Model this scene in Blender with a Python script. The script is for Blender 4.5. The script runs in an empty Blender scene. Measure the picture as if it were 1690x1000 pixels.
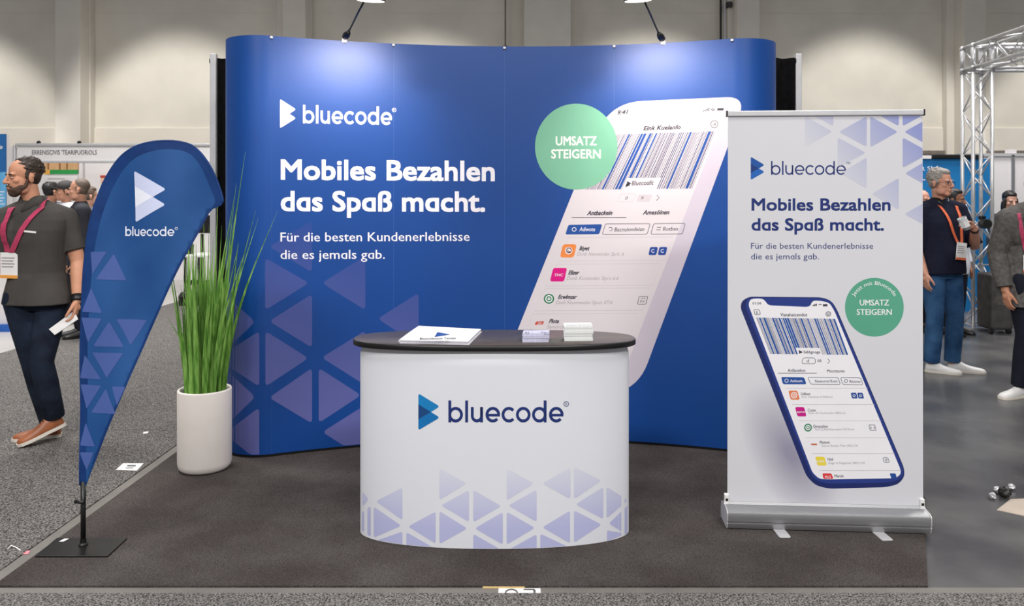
import bpy, bmesh, math, random
from mathutils import Vector, Matrix
from mathutils.bvhtree import BVHTree

# ---------------------------------------------------------------- camera, world, lights
SC = bpy.context.scene
COL = SC.collection
F, CX, HY, EYE = 1300.0, 855.0, 334.0, 1.51     # focal length in px, principal column, horizon row, eye height
cam_d = bpy.data.cameras.new('camera')
cam = bpy.data.objects.new('camera', cam_d)
COL.objects.link(cam)
cam.location = (0, 0, EYE)
cam.rotation_euler = (math.pi / 2, 0, 0)
cam_d.sensor_width = 36.0
cam_d.lens = 36.0 * F / 1690.0
cam_d.shift_x = -(CX - 845.0) / 1690.0
cam_d.shift_y = -(500.0 - HY) / 1690.0
cam_d.clip_end = 200
cam_d.dof.use_dof = True
cam_d.dof.focus_distance = 4.2
cam_d.dof.aperture_fstop = 4.0
SC.camera = cam
SC.view_settings.view_transform = 'Standard'
SC.view_settings.look = 'None'
SC.view_settings.gamma = 1.0
SC.view_settings.exposure = 0.0
SC.view_settings.use_curve_mapping = False

world = bpy.data.worlds.new('hall_ambient')
SC.world = world
world.use_nodes = True
world.node_tree.nodes['Background'].inputs[0].default_value = (0.93, 0.95, 1.0, 1)
world.node_tree.nodes['Background'].inputs[1].default_value = 0.22


def light(kind, name, loc, target, energy, color=(1, 1, 1), **kw):
    d = bpy.data.lights.new(name, kind)
    d.energy = energy
    d.color = color
    for k, v in kw.items():
        setattr(d, k, v)
    o = bpy.data.objects.new(name, d)
    COL.objects.link(o)
    o.location = loc
    o.rotation_euler = (Vector(target) - Vector(loc)).to_track_quat('-Z', 'Y').to_euler()
    return o


WARM = (1.0, 0.98, 0.96)
# unseen area lamps added above the picture to brighten the hall and the stand
for lx, ly, e in ((-3.2, 1.2, 190), (3.2, 1.2, 190), (-3.0, -5.0, 760), (3.0, -5.0, 760), (-5.5, 6.5, 300), (6.5, 6.5, 230),
                  (-5.5, 9.8, 230), (5.5, 9.8, 230)):
    light('AREA', 'hall_fill_light', (lx, ly, 7.2), (lx, ly + 0.01, 0), e, WARM, shape='RECTANGLE', size=2.4, size_y=1.2,
          spread=math.radians(115 if ly > 9 else 180))
# wall washers hung in the bays between the pilasters
for wx in (-12.0, -7.3, -2.1, 2.8, 7.4, 12.1):
    light('SPOT', 'wall_washer', (wx, 11.5, 8.6), (wx, 17.0, 1.5), 1750, (1.0, 0.975, 0.925), spot_size=math.radians(41),
          spot_blend=0.3, shadow_soft_size=0.3)


# ---------------------------------------------------------------- helpers
def at(px, py, Y):
    """the place in the hall seen at photo pixel (px, py) at distance Y"""
    return Vector(((px - CX) / F * Y, Y, EYE - (py - HY) / F * Y))


def fx(px, Y):
    return (px - CX) / F * Y


def fz(py, Y):
    return EYE - (py - HY) / F * Y


def fy(py):
    return F * EYE / (py - HY)


def lin(c):
    r = []
    for v in c:
        v = v / 255.0
        r.append(v / 12.92 if v <= 0.04045 else ((v + 0.055) / 1.055) ** 2.4)
    return (r[0], r[1], r[2], 1.0)


def mat(name, rgb, rough=0.5, metal=0.0, spec=0.5, var=0.0, scale=8.0, bump=0.0, bscale=None, emit=0.0, detail=3.0,
        rgb2=None, stretch=None, coat=0.0, alpha=1.0, trans=0.0, lo=0.35, hi=0.65):
    """principled material whose colour drifts between two tones along a noise texture"""
    m = bpy.data.materials.new(name)
    m.use_nodes = True
    nt = m.node_tree
    b = nt.nodes['Principled BSDF']
    c = lin(rgb)
    b.inputs['Base Color'].default_value = c
    b.inputs['Roughness'].default_value = rough
    b.inputs['Metallic'].default_value = metal
    b.inputs['Specular IOR Level'].default_value = spec
    b.inputs['Coat Weight'].default_value = coat
    b.inputs['Alpha'].default_value = alpha
    b.inputs['Transmission Weight'].default_value = trans
    if emit:
        b.inputs['Emission Color'].default_value = c
        b.inputs['Emission Strength'].default_value = emit
    tc = nt.nodes.new('ShaderNodeTexCoord')
    vec = tc.outputs['Object']
    if stretch:
        mp = nt.nodes.new('ShaderNodeMapping')
        mp.inputs['Scale'].default_value = stretch
        nt.links.new(vec, mp.inputs['Vector'])
        vec = mp.outputs['Vector']
    if var or rgb2:
        n = nt.nodes.new('ShaderNodeTexNoise')
        n.inputs['Scale'].default_value = scale
        n.inputs['Detail'].default_value = detail
        nt.links.new(vec, n.inputs['Vector'])
        r = nt.nodes.new('ShaderNodeValToRGB')
        e = r.color_ramp.elements
        e[0].position, e[1].position = lo, hi
        if rgb2:
            e[0].color, e[1].color = c, lin(rgb2)
        else:
            e[0].color = tuple(v * (1 - var) for v in c[:3]) + (1,)
            e[1].color = tuple(min(1, v * (1 + var)) for v in c[:3]) + (1,)
        nt.links.new(n.outputs['Fac'], r.inputs['Fac'])
        nt.links.new(r.outputs['Color'], b.inputs['Base Color'])
    if bump:
        n2 = nt.nodes.new('ShaderNodeTexNoise')
        n2.inputs['Scale'].default_value = bscale or scale
        n2.inputs['Detail'].default_value = 2.0
        nt.links.new(vec, n2.inputs['Vector'])
        bp = nt.nodes.new('ShaderNodeBump')
        bp.inputs['Strength'].default_value = bump
        bp.inputs['Distance'].default_value = 0.01
        nt.links.new(n2.outputs['Fac'], bp.inputs['Height'])
        nt.links.new(bp.outputs['Normal'], b.inputs['Normal'])
    return m


def fade_mat(name, rgb0, rgb1, p0, p1, rough=0.4, spec=0.5):
    """printed tint running from rgb0 at point p0 to rgb1 at p1 (object coordinates): the fade of a printed pattern"""
    m = bpy.data.materials.new(name)
    m.use_nodes = True
    nt = m.node_tree
    b = nt.nodes['Principled BSDF']
    b.inputs['Roughness'].default_value = rough
    b.inputs['Specular IOR Level'].default_value = spec
    tc = nt.nodes.new('ShaderNodeTexCoord')
    d = Vector(p1) - Vector(p0)
    dot = nt.nodes.new('ShaderNodeVectorMath')
    dot.operation = 'DOT_PRODUCT'
    dot.inputs[1].default_value = d / d.length_squared
    nt.links.new(tc.outputs['Object'], dot.inputs[0])
    sub = nt.nodes.new('ShaderNodeMath')
    sub.operation = 'SUBTRACT'
    sub.inputs[1].default_value = Vector(p0).dot(d) / d.length_squared
    nt.links.new(dot.outputs['Value'], sub.inputs[0])
    r = nt.nodes.new('ShaderNodeValToRGB')
    r.color_ramp.elements[0].color = lin(rgb0)
    r.color_ramp.elements[1].color = lin(rgb1)
    nt.links.new(sub.outputs['Value'], r.inputs['Fac'])
    nt.links.new(r.outputs['Color'], b.inputs['Base Color'])
    return m


ORIGIN = {}          # world position of every thing's base


def thing(name, label, cat, loc=(0, 0, 0), group=None):
    o = bpy.data.objects.new(name, None)
    COL.objects.link(o)
    o.location = loc
    o.empty_display_size = 0.1
    ORIGIN[o.name] = Vector(loc)
    return tag(o, label, cat, group)


def tag(o, label, cat, group=None, kind=None):
    o['label'] = label
    o['category'] = cat
    if group:
        o['group'] = group
    if kind:
        o['kind'] = kind
    return o


def link_mesh(name, me, m, parent=None, smooth=False, world=True):
    """link a mesh given in hall coordinates as ONE object under its parent"""
    o = bpy.data.objects.new(name, me)
    COL.objects.link(o)
    if m is not None:
        for x in (m if isinstance(m, (list, tuple)) else [m]):
            me.materials.append(x)
    org = Vector((0, 0, 0))
    if parent is not None:
        org = ORIGIN.get(parent.name, org)
        o.parent = parent
        if world:
            me.transform(Matrix.Translation(-org))
    ORIGIN[o.name] = org
    if smooth:
        for p in me.polygons:
            p.use_smooth = True
    return o


class MB:
    def __init__(self):
        self.v, self.f, self.mi = [], [], []

    def add(self, vs, fs, mi=0):
        n = len(self.v)
        self.v += [Vector(v) for v in vs]
        self.f += [[n + i for i in f] for f in fs]
        self.mi += [mi] * len(fs)
        return self

    def box(self, lo, hi, mi=0, M=None):
        x0, y0, z0 = lo
        x1, y1, z1 = hi
        vs = [Vector(p) for p in ((x0, y0, z0), (x1, y0, z0), (x1, y1, z0), (x0, y1, z0),
                                  (x0, y0, z1), (x1, y0, z1), (x1, y1, z1), (x0, y1, z1))]
        if M:
            vs = [M @ v for v in vs]
        return self.add(vs, [(3, 2, 1, 0), (4, 5, 6, 7), (0, 1, 5, 4), (1, 2, 6, 5), (2, 3, 7, 6), (3, 0, 4, 7)], mi)

    def rings(self, rs, cap=True, mi=0, closed=True):
        n = len(rs[0])
        vs = [p for r in rs for p in r]
        fs = []
        for i in range(len(rs) - 1):
            for j in range(n if closed else n - 1):
                k = (j + 1) % n
                fs.append((i * n + j, i * n + k, (i + 1) * n + k, (i + 1) * n + j))
        if cap:
            fs.append(tuple(reversed(range(n))))
            fs.append(tuple((len(rs) - 1) * n + j for j in range(n)))
        return self.add(vs, fs, mi)

    def tube(self, pts, rad, n=10, mi=0, cap=True):
        pts = [Vector(p) for p in pts]
        if not isinstance(rad, (list, tuple)):
            rad = [rad] * len(pts)
        rs = []
        t0 = (pts[1] - pts[0]).normalized()
        ref = Vector((0, 0, 1)) if abs(t0.z) < 0.9 else Vector((1, 0, 0))
        u = t0.cross(ref).normalized()
        for i, p in enumerate(pts):
            a = pts[max(i - 1, 0)]
            b = pts[min(i + 1, len(pts) - 1)]
            t = (b - a).normalized()
            u = (u - t * u.dot(t)).normalized()
            w = t.cross(u)
            r = rad[i]
            rs.append([p + (u * math.cos(2 * math.pi * k / n) + w * math.sin(2 * math.pi * k / n)) * r for k in range(n)])
        return self.rings(rs, cap, mi)

    def lathe(self, c, prof, n=48, mi=0, cap=True):
        c = Vector(c)
        return self.rings([[c + Vector((r * math.cos(2 * math.pi * k / n), r * math.sin(2 * math.pi * k / n), z))
                            for k in range(n)] for r, z in prof], cap, mi)

    def prism(self, poly, z0, z1, mi=0, bevel=0.0):
        """outline in the floor plane pushed up from z0 to z1"""
        a = [Vector((x, y, z0)) for x, y in poly]
        b = [Vector((x, y, z1)) for x, y in poly]
        return self.rings([a, b], True, mi)

    def ell(self, c, r, M=None, n=16, k=10, mi=0):
        c = Vector(c)
        if not isinstance(r, (list, tuple)):
            r = (r, r, r)
        rs = []
        for i in range(k + 1):
            th = math.pi * (0.04 + 0.92 * i / k)
            rs.append([(lambda q: c + (M @ q if M else q))(Vector((r[0] * math.sin(th) * math.cos(2 * math.pi * j / n),
                       r[1] * math.sin(th) * math.sin(2 * math.pi * j / n), -r[2] * math.cos(th)))) for j in range(n)])
        return self.rings(rs, True, mi)

    def limb(self, pts, rad, n=14):
        """chain of tapered capsules"""
        for i in range(len(pts) - 1):
            self.tube([pts[i], pts[i + 1]], [rad[i], rad[i + 1]], n)
        for p, r in zip(pts, rad):
            self.ell(p, r, None, n, 8)
        return self

    def xf(self, M):
        self.v = [M @ v for v in self.v]
        return self

    def mesh(self, name, smooth=False):
        me = bpy.data.meshes.new(name)
        me.from_pydata([tuple(v) for v in self.v], [], self.f)
        for p, i in zip(me.polygons, self.mi):
            p.material_index = i
        me.validate()
        bm = bmesh.new()
        bm.from_mesh(me)
        bmesh.ops.recalc_face_normals(bm, faces=bm.faces)
        bm.to_mesh(me)
        bm.free()
        return me

    def build(self, name, m, parent=None, smooth=False, bevel=0.0, seg=2, angle=None):
        me = self.mesh(name)
        o = link_mesh(name, me, m, parent, smooth)
        if bevel:
            md = o.modifiers.new('bevel', 'BEVEL')
            md.width = bevel
            md.segments = seg
            md.limit_method = 'ANGLE'
            md.angle_limit = math.radians(35)
        if angle is not None:
            for p in me.polygons:
                p.use_smooth = True
            try:
                me.set_sharp_from_angle(angle=math.radians(angle))
            except Exception:
                pass
        return o


def evaluated(me, mods):
    o = bpy.data.objects.new('tmp', me)
    COL.objects.link(o)
    for kind, kw in mods:
        md = o.modifiers.new('m', kind)
        for k, v in kw.items():
            setattr(md, k, v)
    dg = bpy.context.evaluated_depsgraph_get()
    dg.update()
    r = bpy.data.meshes.new_from_object(o.evaluated_get(dg))
    bpy.data.objects.remove(o)
    return r


def fuse(mb, name, voxel, it=4):
    """one continuous skin around all the overlapping volumes of mb"""
    me = mb.mesh(name)
    r = evaluated(me, [('REMESH', dict(mode='VOXEL', voxel_size=voxel)), ('SMOOTH', dict(factor=0.5, iterations=it))])
    r.name = name
    for p in r.polygons:
        p.use_smooth = True
    return r


# ---------------------------------------------------------------- printed artwork
# Artwork is laid out flat in photo pixels (a print seen square on) and wrapped on to the real surface that carries it.
def roundpoly(pts, r, seg=4):
    out = []
    n = len(pts)
    for i in range(n):
        p, a, b = Vector(pts[i]).to_2d(), Vector(pts[i - 1]).to_2d(), Vector(pts[(i + 1) % n]).to_2d()
        ri = r[i] if isinstance(r, (list, tuple)) else r
        u, w = (a - p), (b - p)
        k = min(ri, u.length * 0.49, w.length * 0.49)
        p0, p1 = p + u.normalized() * k, p + w.normalized() * k
        for s in range(seg + 1):
            t = s / seg
            q = p0 * (1 - t) ** 2 + p * 2 * t * (1 - t) + p1 * t * t
            out.append((q.x, q.y))
    return out


def clip(poly, nx, ny, d):
    """keep the side nx*x + ny*y <= d"""
    out = []
    for i in range(len(poly)):
        a, b = poly[i - 1], poly[i]
        da, db = nx * a[0] + ny * a[1] - d, nx * b[0] + ny * b[1] - d
        if (da <= 0) != (db <= 0):
            t = da / (da - db)
            out.append((a[0] + (b[0] - a[0]) * t, a[1] + (b[1] - a[1]) * t))
        if db <= 0:
            out.append(b)
    return out


def tri(vx, y0, y1, ax, ay, r=6, grow=1.07):
    p = [(vx, y0), (ax, ay), (vx, y1)]
    gx, gy = sum(q[0] for q in p) / 3, sum(q[1] for q in p) / 3
    return roundpoly([(gx + (x - gx) * grow, gy + (y - gy) * grow) for x, y in p], r)


def circle(cx, cy, rx, ry=None, n=48):
    ry = ry or rx
    return [(cx + rx * math.cos(2 * math.pi * k / n), cy + ry * math.sin(2 * math.pi * k / n)) for k in range(n)]


class Art:
    """flat artwork: 2-d vertices and faces in photo pixels"""
    def __init__(self):
        self.v, self.f, self.up = [], [], {}

    layer = 0

    def poly(self, pts):
        n = len(self.v)
        self.v += [tuple(p) for p in pts]
        self.f.append(tuple(range(n, n + len(pts))))
        return self

    def rect(self, x0, y0, x1, y1, shear=0.0, r=0):
        """shear: x shift per px going down"""
        p = [(x0 + shear * (y0 - y1), y0), (x1 + shear * (y0 - y1), y0), (x1, y1), (x0, y1)]
        return self.poly(roundpoly(p, r) if r else p)

    def stroke(self, pts, w, closed=False):
        n = len(self.v)
        P = [Vector(p).to_2d() for p in pts]
        m = len(P)
        for i in range(m):
            a = P[i - 1] if (i or closed) else P[i]
            b = P[(i + 1) % m] if (i < m - 1 or closed) else P[i]
            t = (b - a)
            t = t.normalized() if t.length else Vector((1, 0))
            nn = Vector((-t.y, t.x)) * (w / 2)
            self.v += [tuple(P[i] + nn), tuple(P[i] - nn)]
        for i in range(m if closed else m - 1):
            j = (i + 1) % m
            self.f.append((n + 2 * i, n + 2 * j, n + 2 * j + 1, n + 2 * i + 1))
        return self

    def ring(self, cx, cy, r, w, ry=None, a0=0, a1=360, n=28):
        ry = ry or r
        full = abs(a1 - a0) >= 360
        k = n if full else n + 1
        pts = [(cx + r * math.cos(math.radians(a0 + (a1 - a0) * i / n)), cy + ry * math.sin(math.radians(a0 + (a1 - a0) * i / n)))
               for i in range(k)]
        return self.stroke(pts, w, full)

    def text(self, s, x0, x1, y0, h, y1=None, bold=0.0, shear=0.0, res=2, fat=0.0):
        """a line of lettering: left, right, baseline (left, right), capital height"""
        y1 = y0 if y1 is None else y1
        if bold:
            fat, bold = min(bold * 1.2, .02), 0.0
        vs, fs = glyphs(s, bold, res)
        xa, xb = min(v[0] for v in vs), max(v[0] for v in vs)
        cap = glyph_cap(bold)
        n = len(self.v)
        if abs(shear) > 0:
            x1 = x1 - shear * h
        k = (x1 - x0) / (xb - xa)
        for ox, oy in ([(0, 0)] if not fat else [(fat * h * p, fat * h * q) for p in (-1, 0, 1) for q in ((-1, 0, 1) if fat > .02 else (0,))]):
            n = len(self.v)
            lay = 0.00003 * (self.layer % 9)
            self.layer += 1
            for x, y in vs:
                if lay:
                    self.up[len(self.v)] = lay
                px = x0 + (x - xa) * k
                yy = y / cap * h
                self.v.append((px + shear * yy + ox, y0 + (y1 - y0) * (px - x0) / (x1 - x0) - yy + oy))
            self.f += [tuple(n + i for i in f) for f in fs]
        return self

    def arctext(self, s, cx, cy, r, a0, a1, h, bold=0.0):
        vs, fs = glyphs(s, bold, 2)
        xa, xb = min(v[0] for v in vs), max(v[0] for v in vs)
        cap = glyph_cap(bold)
        n = len(self.v)
        for x, y in vs:
            a = math.radians(a0 + (a1 - a0) * (x - xa) / (xb - xa))
            rr = r + y / cap * h
            self.v.append((cx + rr * math.cos(a), cy + rr * math.sin(a)))
        self.f += [tuple(n + i for i in f) for f in fs]
        return self

    def put(self, name, surf, lift, m, parent, step=0, stepy=0, label=None):
        bm = bmesh.new()
        bv = [bm.verts.new((x, -y, 0)) for x, y in self.v]
        for i, h in self.up.items():
            bv[i].co.z = h
        for f in self.f:
            try:
                bm.faces.new([bv[i] for i in f])
            except ValueError:
                pass
        for st, ax in ((step, 0), (stepy, 1)):
            if st and bm.verts:
                lo = min(v.co[ax] for v in bm.verts)
                hi = max(v.co[ax] for v in bm.verts)
                q = math.floor(lo / st) * st + st
                while q < hi:
                    co = Vector((0, 0, 0))
                    co[ax] = q
                    no = Vector((0, 0, 0))
                    no[ax] = 1
                    bmesh.ops.bisect_plane(bm, geom=bm.verts[:] + bm.edges[:] + bm.faces[:], plane_co=co, plane_no=no, dist=1e-5)
                    q += st
        bmesh.ops.triangulate(bm, faces=[f for f in bm.faces if len(f.verts) > 4])
        for v in bm.verts:
            v.co = surf(v.co.x, -v.co.y, lift + v.co.z)
        bm.normal_update()
        for f in bm.faces:
            if f.normal.y > 0:
                f.normal_flip()
        me = bpy.data.meshes.new(name)
        bm.to_mesh(me)
        bm.free()
        o = link_mesh(name, me, m, parent)
        if label:
            o['label'] = label
        return o


_G = {}


def glyphs(s, bold=0.0, res=2):
    key = (s, bold, res)
    if key not in _G:
        cu = bpy.data.curves.new('lettering', 'FONT')
        cu.body = s.replace('ɑ', 'd')
        cu.size = 1.0
        cu.offset = bold
        cu.resolution_u = res
        o = bpy.data.objects.new('lettering', cu)
        COL.objects.link(o)
        dg = bpy.context.evaluated_depsgraph_get()
        dg.update()
        me = bpy.data.meshes.new_from_object(o.evaluated_get(dg))
        vs = [(v.co.x, v.co.y) for v in me.vertices]
        if 'ɑ' in s:                      # round single-storey a: the bowl and stem of a d without its ascender
            xh = max(v[1] for v in glyphs('x', bold, res)[0])
            for i, ch in enumerate(s):
                if ch == 'ɑ':
                    right = max(v[0] for v in glyphs(s[:i].replace('ɑ', 'd') + 'd', bold, res)[0])
                    left = max(v[0] for v in glyphs(s[:i].replace('ɑ', 'd'), bold, res)[0]) if s[:i].strip() else -1
                    vs = [(x, min(y, xh)) if left + 1e-4 < x <= right + 1e-4 else (x, y) for x, y in vs]
        _G[key] = (vs, [tuple(p.vertices) for p in me.polygons])
        bpy.data.objects.remove(o)
        bpy.data.curves.remove(cu)
        bpy.data.meshes.remove(me)
    return _G[key]


def glyph_cap(bold):
    return max(v[1] for v in glyphs('H', bold)[0])


def word_art(x0, x1, base, xh, weight=0.2, y1=None):
    """the lower-case word of the logo as round monoline strokes: left, right, baseline, x-height"""
    A = Art()
    w = weight
    r = 0.5 - w / 2
    R = 0.5
    asc = 1.42
    x = 0.0

    def arc(cx, a0, a1, n=22):
        return [(cx + r * 1.02 * math.cos(math.radians(a0 + (a1 - a0) * i / n)), 0.5 + r * 1.02 * math.sin(math.radians(a0 + (a1 - a0) * i / n)))
                for i in range(n + 1)]

    for ch in 'bluecode':
        if ch == 'b':
            A.stroke([(x + w / 2, 0), (x + w / 2, asc)], w)
            A.stroke(arc(x + R, 0, 360), w, True)
            x += 1.0 + 0.16
        elif ch == 'l':
            A.stroke([(x + w / 2, 0), (x + w / 2, asc)], w)
            x += w + 0.19
        elif ch == 'u':
            q = 0.42 - w / 2
            A.stroke([(x + w / 2, 1.0)] + [(x + 0.42 - q * math.cos(math.pi * i / 16), 0.42 - (0.42 - w / 2) * math.sin(math.pi * i / 16))
                                           for i in range(17)] + [(x + 0.84 - w / 2, 1.0)], w)
            A.stroke([(x + 0.84 - w / 2, 0), (x + 0.84 - w / 2, 1.0)], w)
            x += 0.84 + 0.18
        elif ch == 'e':
            A.stroke(arc(x + R, 0, 318), w)
            A.stroke([(x + w * 0.7, 0.47), (x + 1.0 - 0.01, 0.47)], w * 0.85)
            x += 1.0 + 0.11
        elif ch == 'c':
            A.stroke(arc(x + R, 42, 318), w)
            x += 0.9 + 0.09
        elif ch == 'o':
            A.stroke(arc(x + R, 0, 360), w, True)
            x += 1.0 + 0.11
        elif ch == 'd':
            A.stroke(arc(x + R, 0, 360), w, True)
            A.stroke([(x + 1 - w / 2, 0), (x + 1 - w / 2, asc)], w)
            x += 1.0 + 0.17
    tot = x - 0.11
    y1 = base if y1 is None else y1
    A.v = [(x0 + a / tot * (x1 - x0), base + (y1 - base) * a / tot - b * xh) for a, b in A.v]
    return A


def mark_art(x0, x1, y0, y1, r):
    """the folded triangle of the logo: upper triangle, lower triangle, their overlap"""
    h = y1 - y0
    def Y(t):
        return y0 + h * t
    up = Art().poly(roundpoly([(x0, Y(0)), (x1, Y(.357)), (x0, Y(.715))], [r * .8, r, r * .4]))
    lo = Art().poly(roundpoly([(x0, Y(.29)), (x1, Y(.655)), (x0, Y(1))], [r * .4, r, r * .8]))
    ov = Art().poly([(x0, Y(.30)), (x0 + (x1 - x0) * .58, Y(.503)), (x0, Y(.705))])
    return up, lo, ov


def barcode_art(tl, tr, bl, br, ymid, m0, m1, seed):
    """bars of a sheared bar code between four corners; the middle bars stop short at ymid. -> (dark bars, wide bars)"""
    rng = random.Random(seed)
    d, w = Art(), Art()
    t = 0.0
    while t < 1.0:
        wide = rng.random() < 0.2
        bw = rng.uniform(0.016, 0.028) if wide else rng.choice((0.0035, 0.005, 0.008, 0.0045))
        if t + bw > 1:
            break
        e = 1.0
        if m0 < t + bw and t < m1:
            e = ymid
        pa = (tl[0] + (tr[0] - tl[0]) * t, tl[1] + (tr[1] - tl[1]) * t)
        pb = (tl[0] + (tr[0] - tl[0]) * (t + bw), tl[1] + (tr[1] - tl[1]) * (t + bw))
        qa = (bl[0] + (br[0] - bl[0]) * t, bl[1] + (br[1] - bl[1]) * t)
        qb = (bl[0] + (br[0] - bl[0]) * (t + bw), bl[1] + (br[1] - bl[1]) * (t + bw))
        qa = (pa[0] + (qa[0] - pa[0]) * e, pa[1] + (qa[1] - pa[1]) * e)
        qb = (pb[0] + (qb[0] - pb[0]) * e, pb[1] + (qb[1] - pb[1]) * e)
        (w if wide else d).poly([pa, pb, qb, qa])
        t += bw + rng.choice((0.005, 0.007, 0.01, 0.006))
    return d, w

# ---------------------------------------------------------------- materials
M = {}
M['wall'] = mat('painted_block_wall', (226, 220, 208), 0.85, var=0.05, scale=1.2, bump=0.05, bscale=60)
M['wall_low'] = mat('painted_dado', (228, 221, 210), 0.8, var=0.03, scale=2)
M['pilaster'] = mat('painted_pilaster', (224, 218, 208), 0.8, var=0.03, scale=2)
M['seam'] = mat('warm_grey_paint', (120, 112, 104), 0.9, var=0.1)  # warm grey of the back wall rail and the conduit
M['concrete'] = mat('polished_concrete', (66, 66, 69), 0.27, rgb2=(98, 97, 96), scale=1.6, detail=8, bump=0.02, bscale=5, spec=0.35)
M['light_floor'] = mat('pale_concrete', (176, 172, 168), 0.3, var=0.06, scale=2, detail=6)
M['heather'] = mat('heather_carpet', (38, 35, 35), 0.95, rgb2=(146, 142, 138), scale=150, detail=2, bump=0.5, bscale=170, spec=0.1,
                   lo=0.36, hi=0.66)
M['booth_carpet'] = None
M['strip'] = mat('floor_strip', (112, 108, 102), 0.55, var=0.08, scale=9, spec=0.4)
M['black'] = mat('black_plastic', (22, 21, 21), 0.4, var=0.15, scale=30)
M['blackmetal'] = mat('black_metal', (30, 29, 29), 0.32, metal=0.4, var=0.2, scale=20)
M['drape'] = mat('black_drape', (16, 15, 17), 0.95, var=0.3, scale=30, spec=0.1)
M['alu'] = mat('brushed_aluminium', (190, 190, 194), 0.34, metal=0.85, var=0.06, scale=20, stretch=(1, 30, 30))
M['alu_light'] = mat('satin_aluminium', (205, 204, 206), 0.45, metal=0.35, var=0.03, scale=20)
M['chrome'] = mat('truss_aluminium', (214, 213, 214), 0.34, metal=0.6, var=0.05, scale=12)
M['white_plastic'] = mat('white_plastic', (232, 230, 228), 0.4, var=0.02)
M['ceramic'] = mat('matt_white_ceramic', (236, 228, 220), 0.42, var=0.03, scale=5)
M['soil'] = mat('dark_soil', (45, 38, 28), 0.95, var=0.4, scale=80, bump=0.5)
M['grass'] = mat('grass_blade', (76, 128, 40), 0.5, rgb2=(142, 188, 92), scale=9, detail=3, stretch=(6, 6, 1), spec=0.35)
M['paper'] = mat('white_paper', (240, 238, 236), 0.6, var=0.02, scale=30)
M['card_edge'] = mat('stacked_card', (226, 228, 226), 0.6, var=0.06, scale=60, stretch=(1, 1, 8))
M['card_blue'] = mat('lilac_edged_card', (205, 204, 226), 0.6, var=0.08, scale=60, stretch=(1, 1, 8))
M['ink'] = mat('dark_ink', (52, 50, 62), 0.6, var=0.05)
M['grey_ink'] = mat('grey_ink', (168, 160, 162), 0.6, var=0.05)
M['pale_line'] = mat('pale_rule', (208, 198, 202), 0.6, var=0.03)

# carpet of the booth: short dark pile with worn patches
bc = mat('booth_carpet', (44, 41, 40), 0.95, rgb2=(98, 92, 89), scale=230, detail=2, bump=0.4, bscale=230, spec=0.1, lo=0.3, hi=0.72)
nt = bc.node_tree
b = nt.nodes['Principled BSDF']
src = b.inputs['Base Color'].links[0].from_socket
tc = nt.nodes.new('ShaderNodeTexCoord')
n = nt.nodes.new('ShaderNodeTexNoise')
n.inputs['Scale'].default_value = 2.6
n.inputs['Detail'].default_value = 5
nt.links.new(tc.outputs['Object'], n.inputs['Vector'])
r = nt.nodes.new('ShaderNodeValToRGB')
r.color_ramp.elements[0].position, r.color_ramp.elements[1].position = 0.35, 0.7
r.color_ramp.elements[0].color = (0.72, 0.68, 0.67, 1)
r.color_ramp.elements[1].color = (1.15, 1.15, 1.15, 1)
nt.links.new(n.outputs['Fac'], r.inputs['Fac'])
mx = nt.nodes.new('ShaderNodeMix')
mx.data_type = 'RGBA'
mx.blend_type = 'MULTIPLY'
mx.inputs['Factor'].default_value = 1.0
nt.links.new(src, mx.inputs['A'])
nt.links.new(r.outputs['Color'], mx.inputs['B'])
nt.links.new(mx.outputs['Result'], b.inputs['Base Color'])
M['booth_carpet'] = bc

# ---------------------------------------------------------------- the hall
YW = 17.0
YP = 16.45


def struct(o, label):
    o['kind'] = 'structure'
    o['label'] = label
    return o


struct(MB().box((-26, -8, -0.2), (26, YW + 0.3, 0)).build('floor', M['concrete']), 'polished dark grey concrete hall floor')
zl = fz(211, YW)
struct(MB().box((-26, YW, zl), (26, YW + 0.3, 9.0)).build('wall_back', M['wall']), 'tall cream painted back wall of the hall')
struct(MB().box((-26, YW - 0.04, 0), (26, YW + 0.3, zl)).build('baseboard_back', M['wall_low'], bevel=0.01), 'cream dado along the foot of the back wall')
zs = fz(20, YW)
struct(MB().box((-26, YW - 0.008, zs - 0.02), (26, YW, zs)).build('trim_1', M['wall_low']), 'thin horizontal joint high on the back wall')
struct(MB().box((6.3, YW - 0.12, fz(255, YW)), (20, YW, fz(249, YW))).build('trim_2', M['seam']), 'dark rail along the back wall at right')
tn = 2
for fa, fb, ba, bb, lab in ((90, 132, 78, 134, 'pale wall pilaster above the walking man at left'), (466, 504, 448, 506, 'pale wall pilaster above the left end of the blue wall'),
                            (865, 942, 865, 942, 'wide pale wall pilaster behind the middle of the blue wall'), (1217, 1254, 1208, 1256, 'pale wall pilaster above the right end of the blue wall'),
                            (1590, 1628, 1578, 1640, 'pale wall pilaster behind the truss tower')):
    tn += 1
    mb = MB().box((fx(fa, YP), YP, 0), (fx(fb, YP), YW, 9.0))
    if ba != fa:
        mb.box((fx(ba, YP), YP + 0.35, 0), (fx(bb, YP), YW, 9.0))
    struct(mb.build('trim_%d' % tn, M['pilaster'], bevel=0.015), lab)

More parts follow.
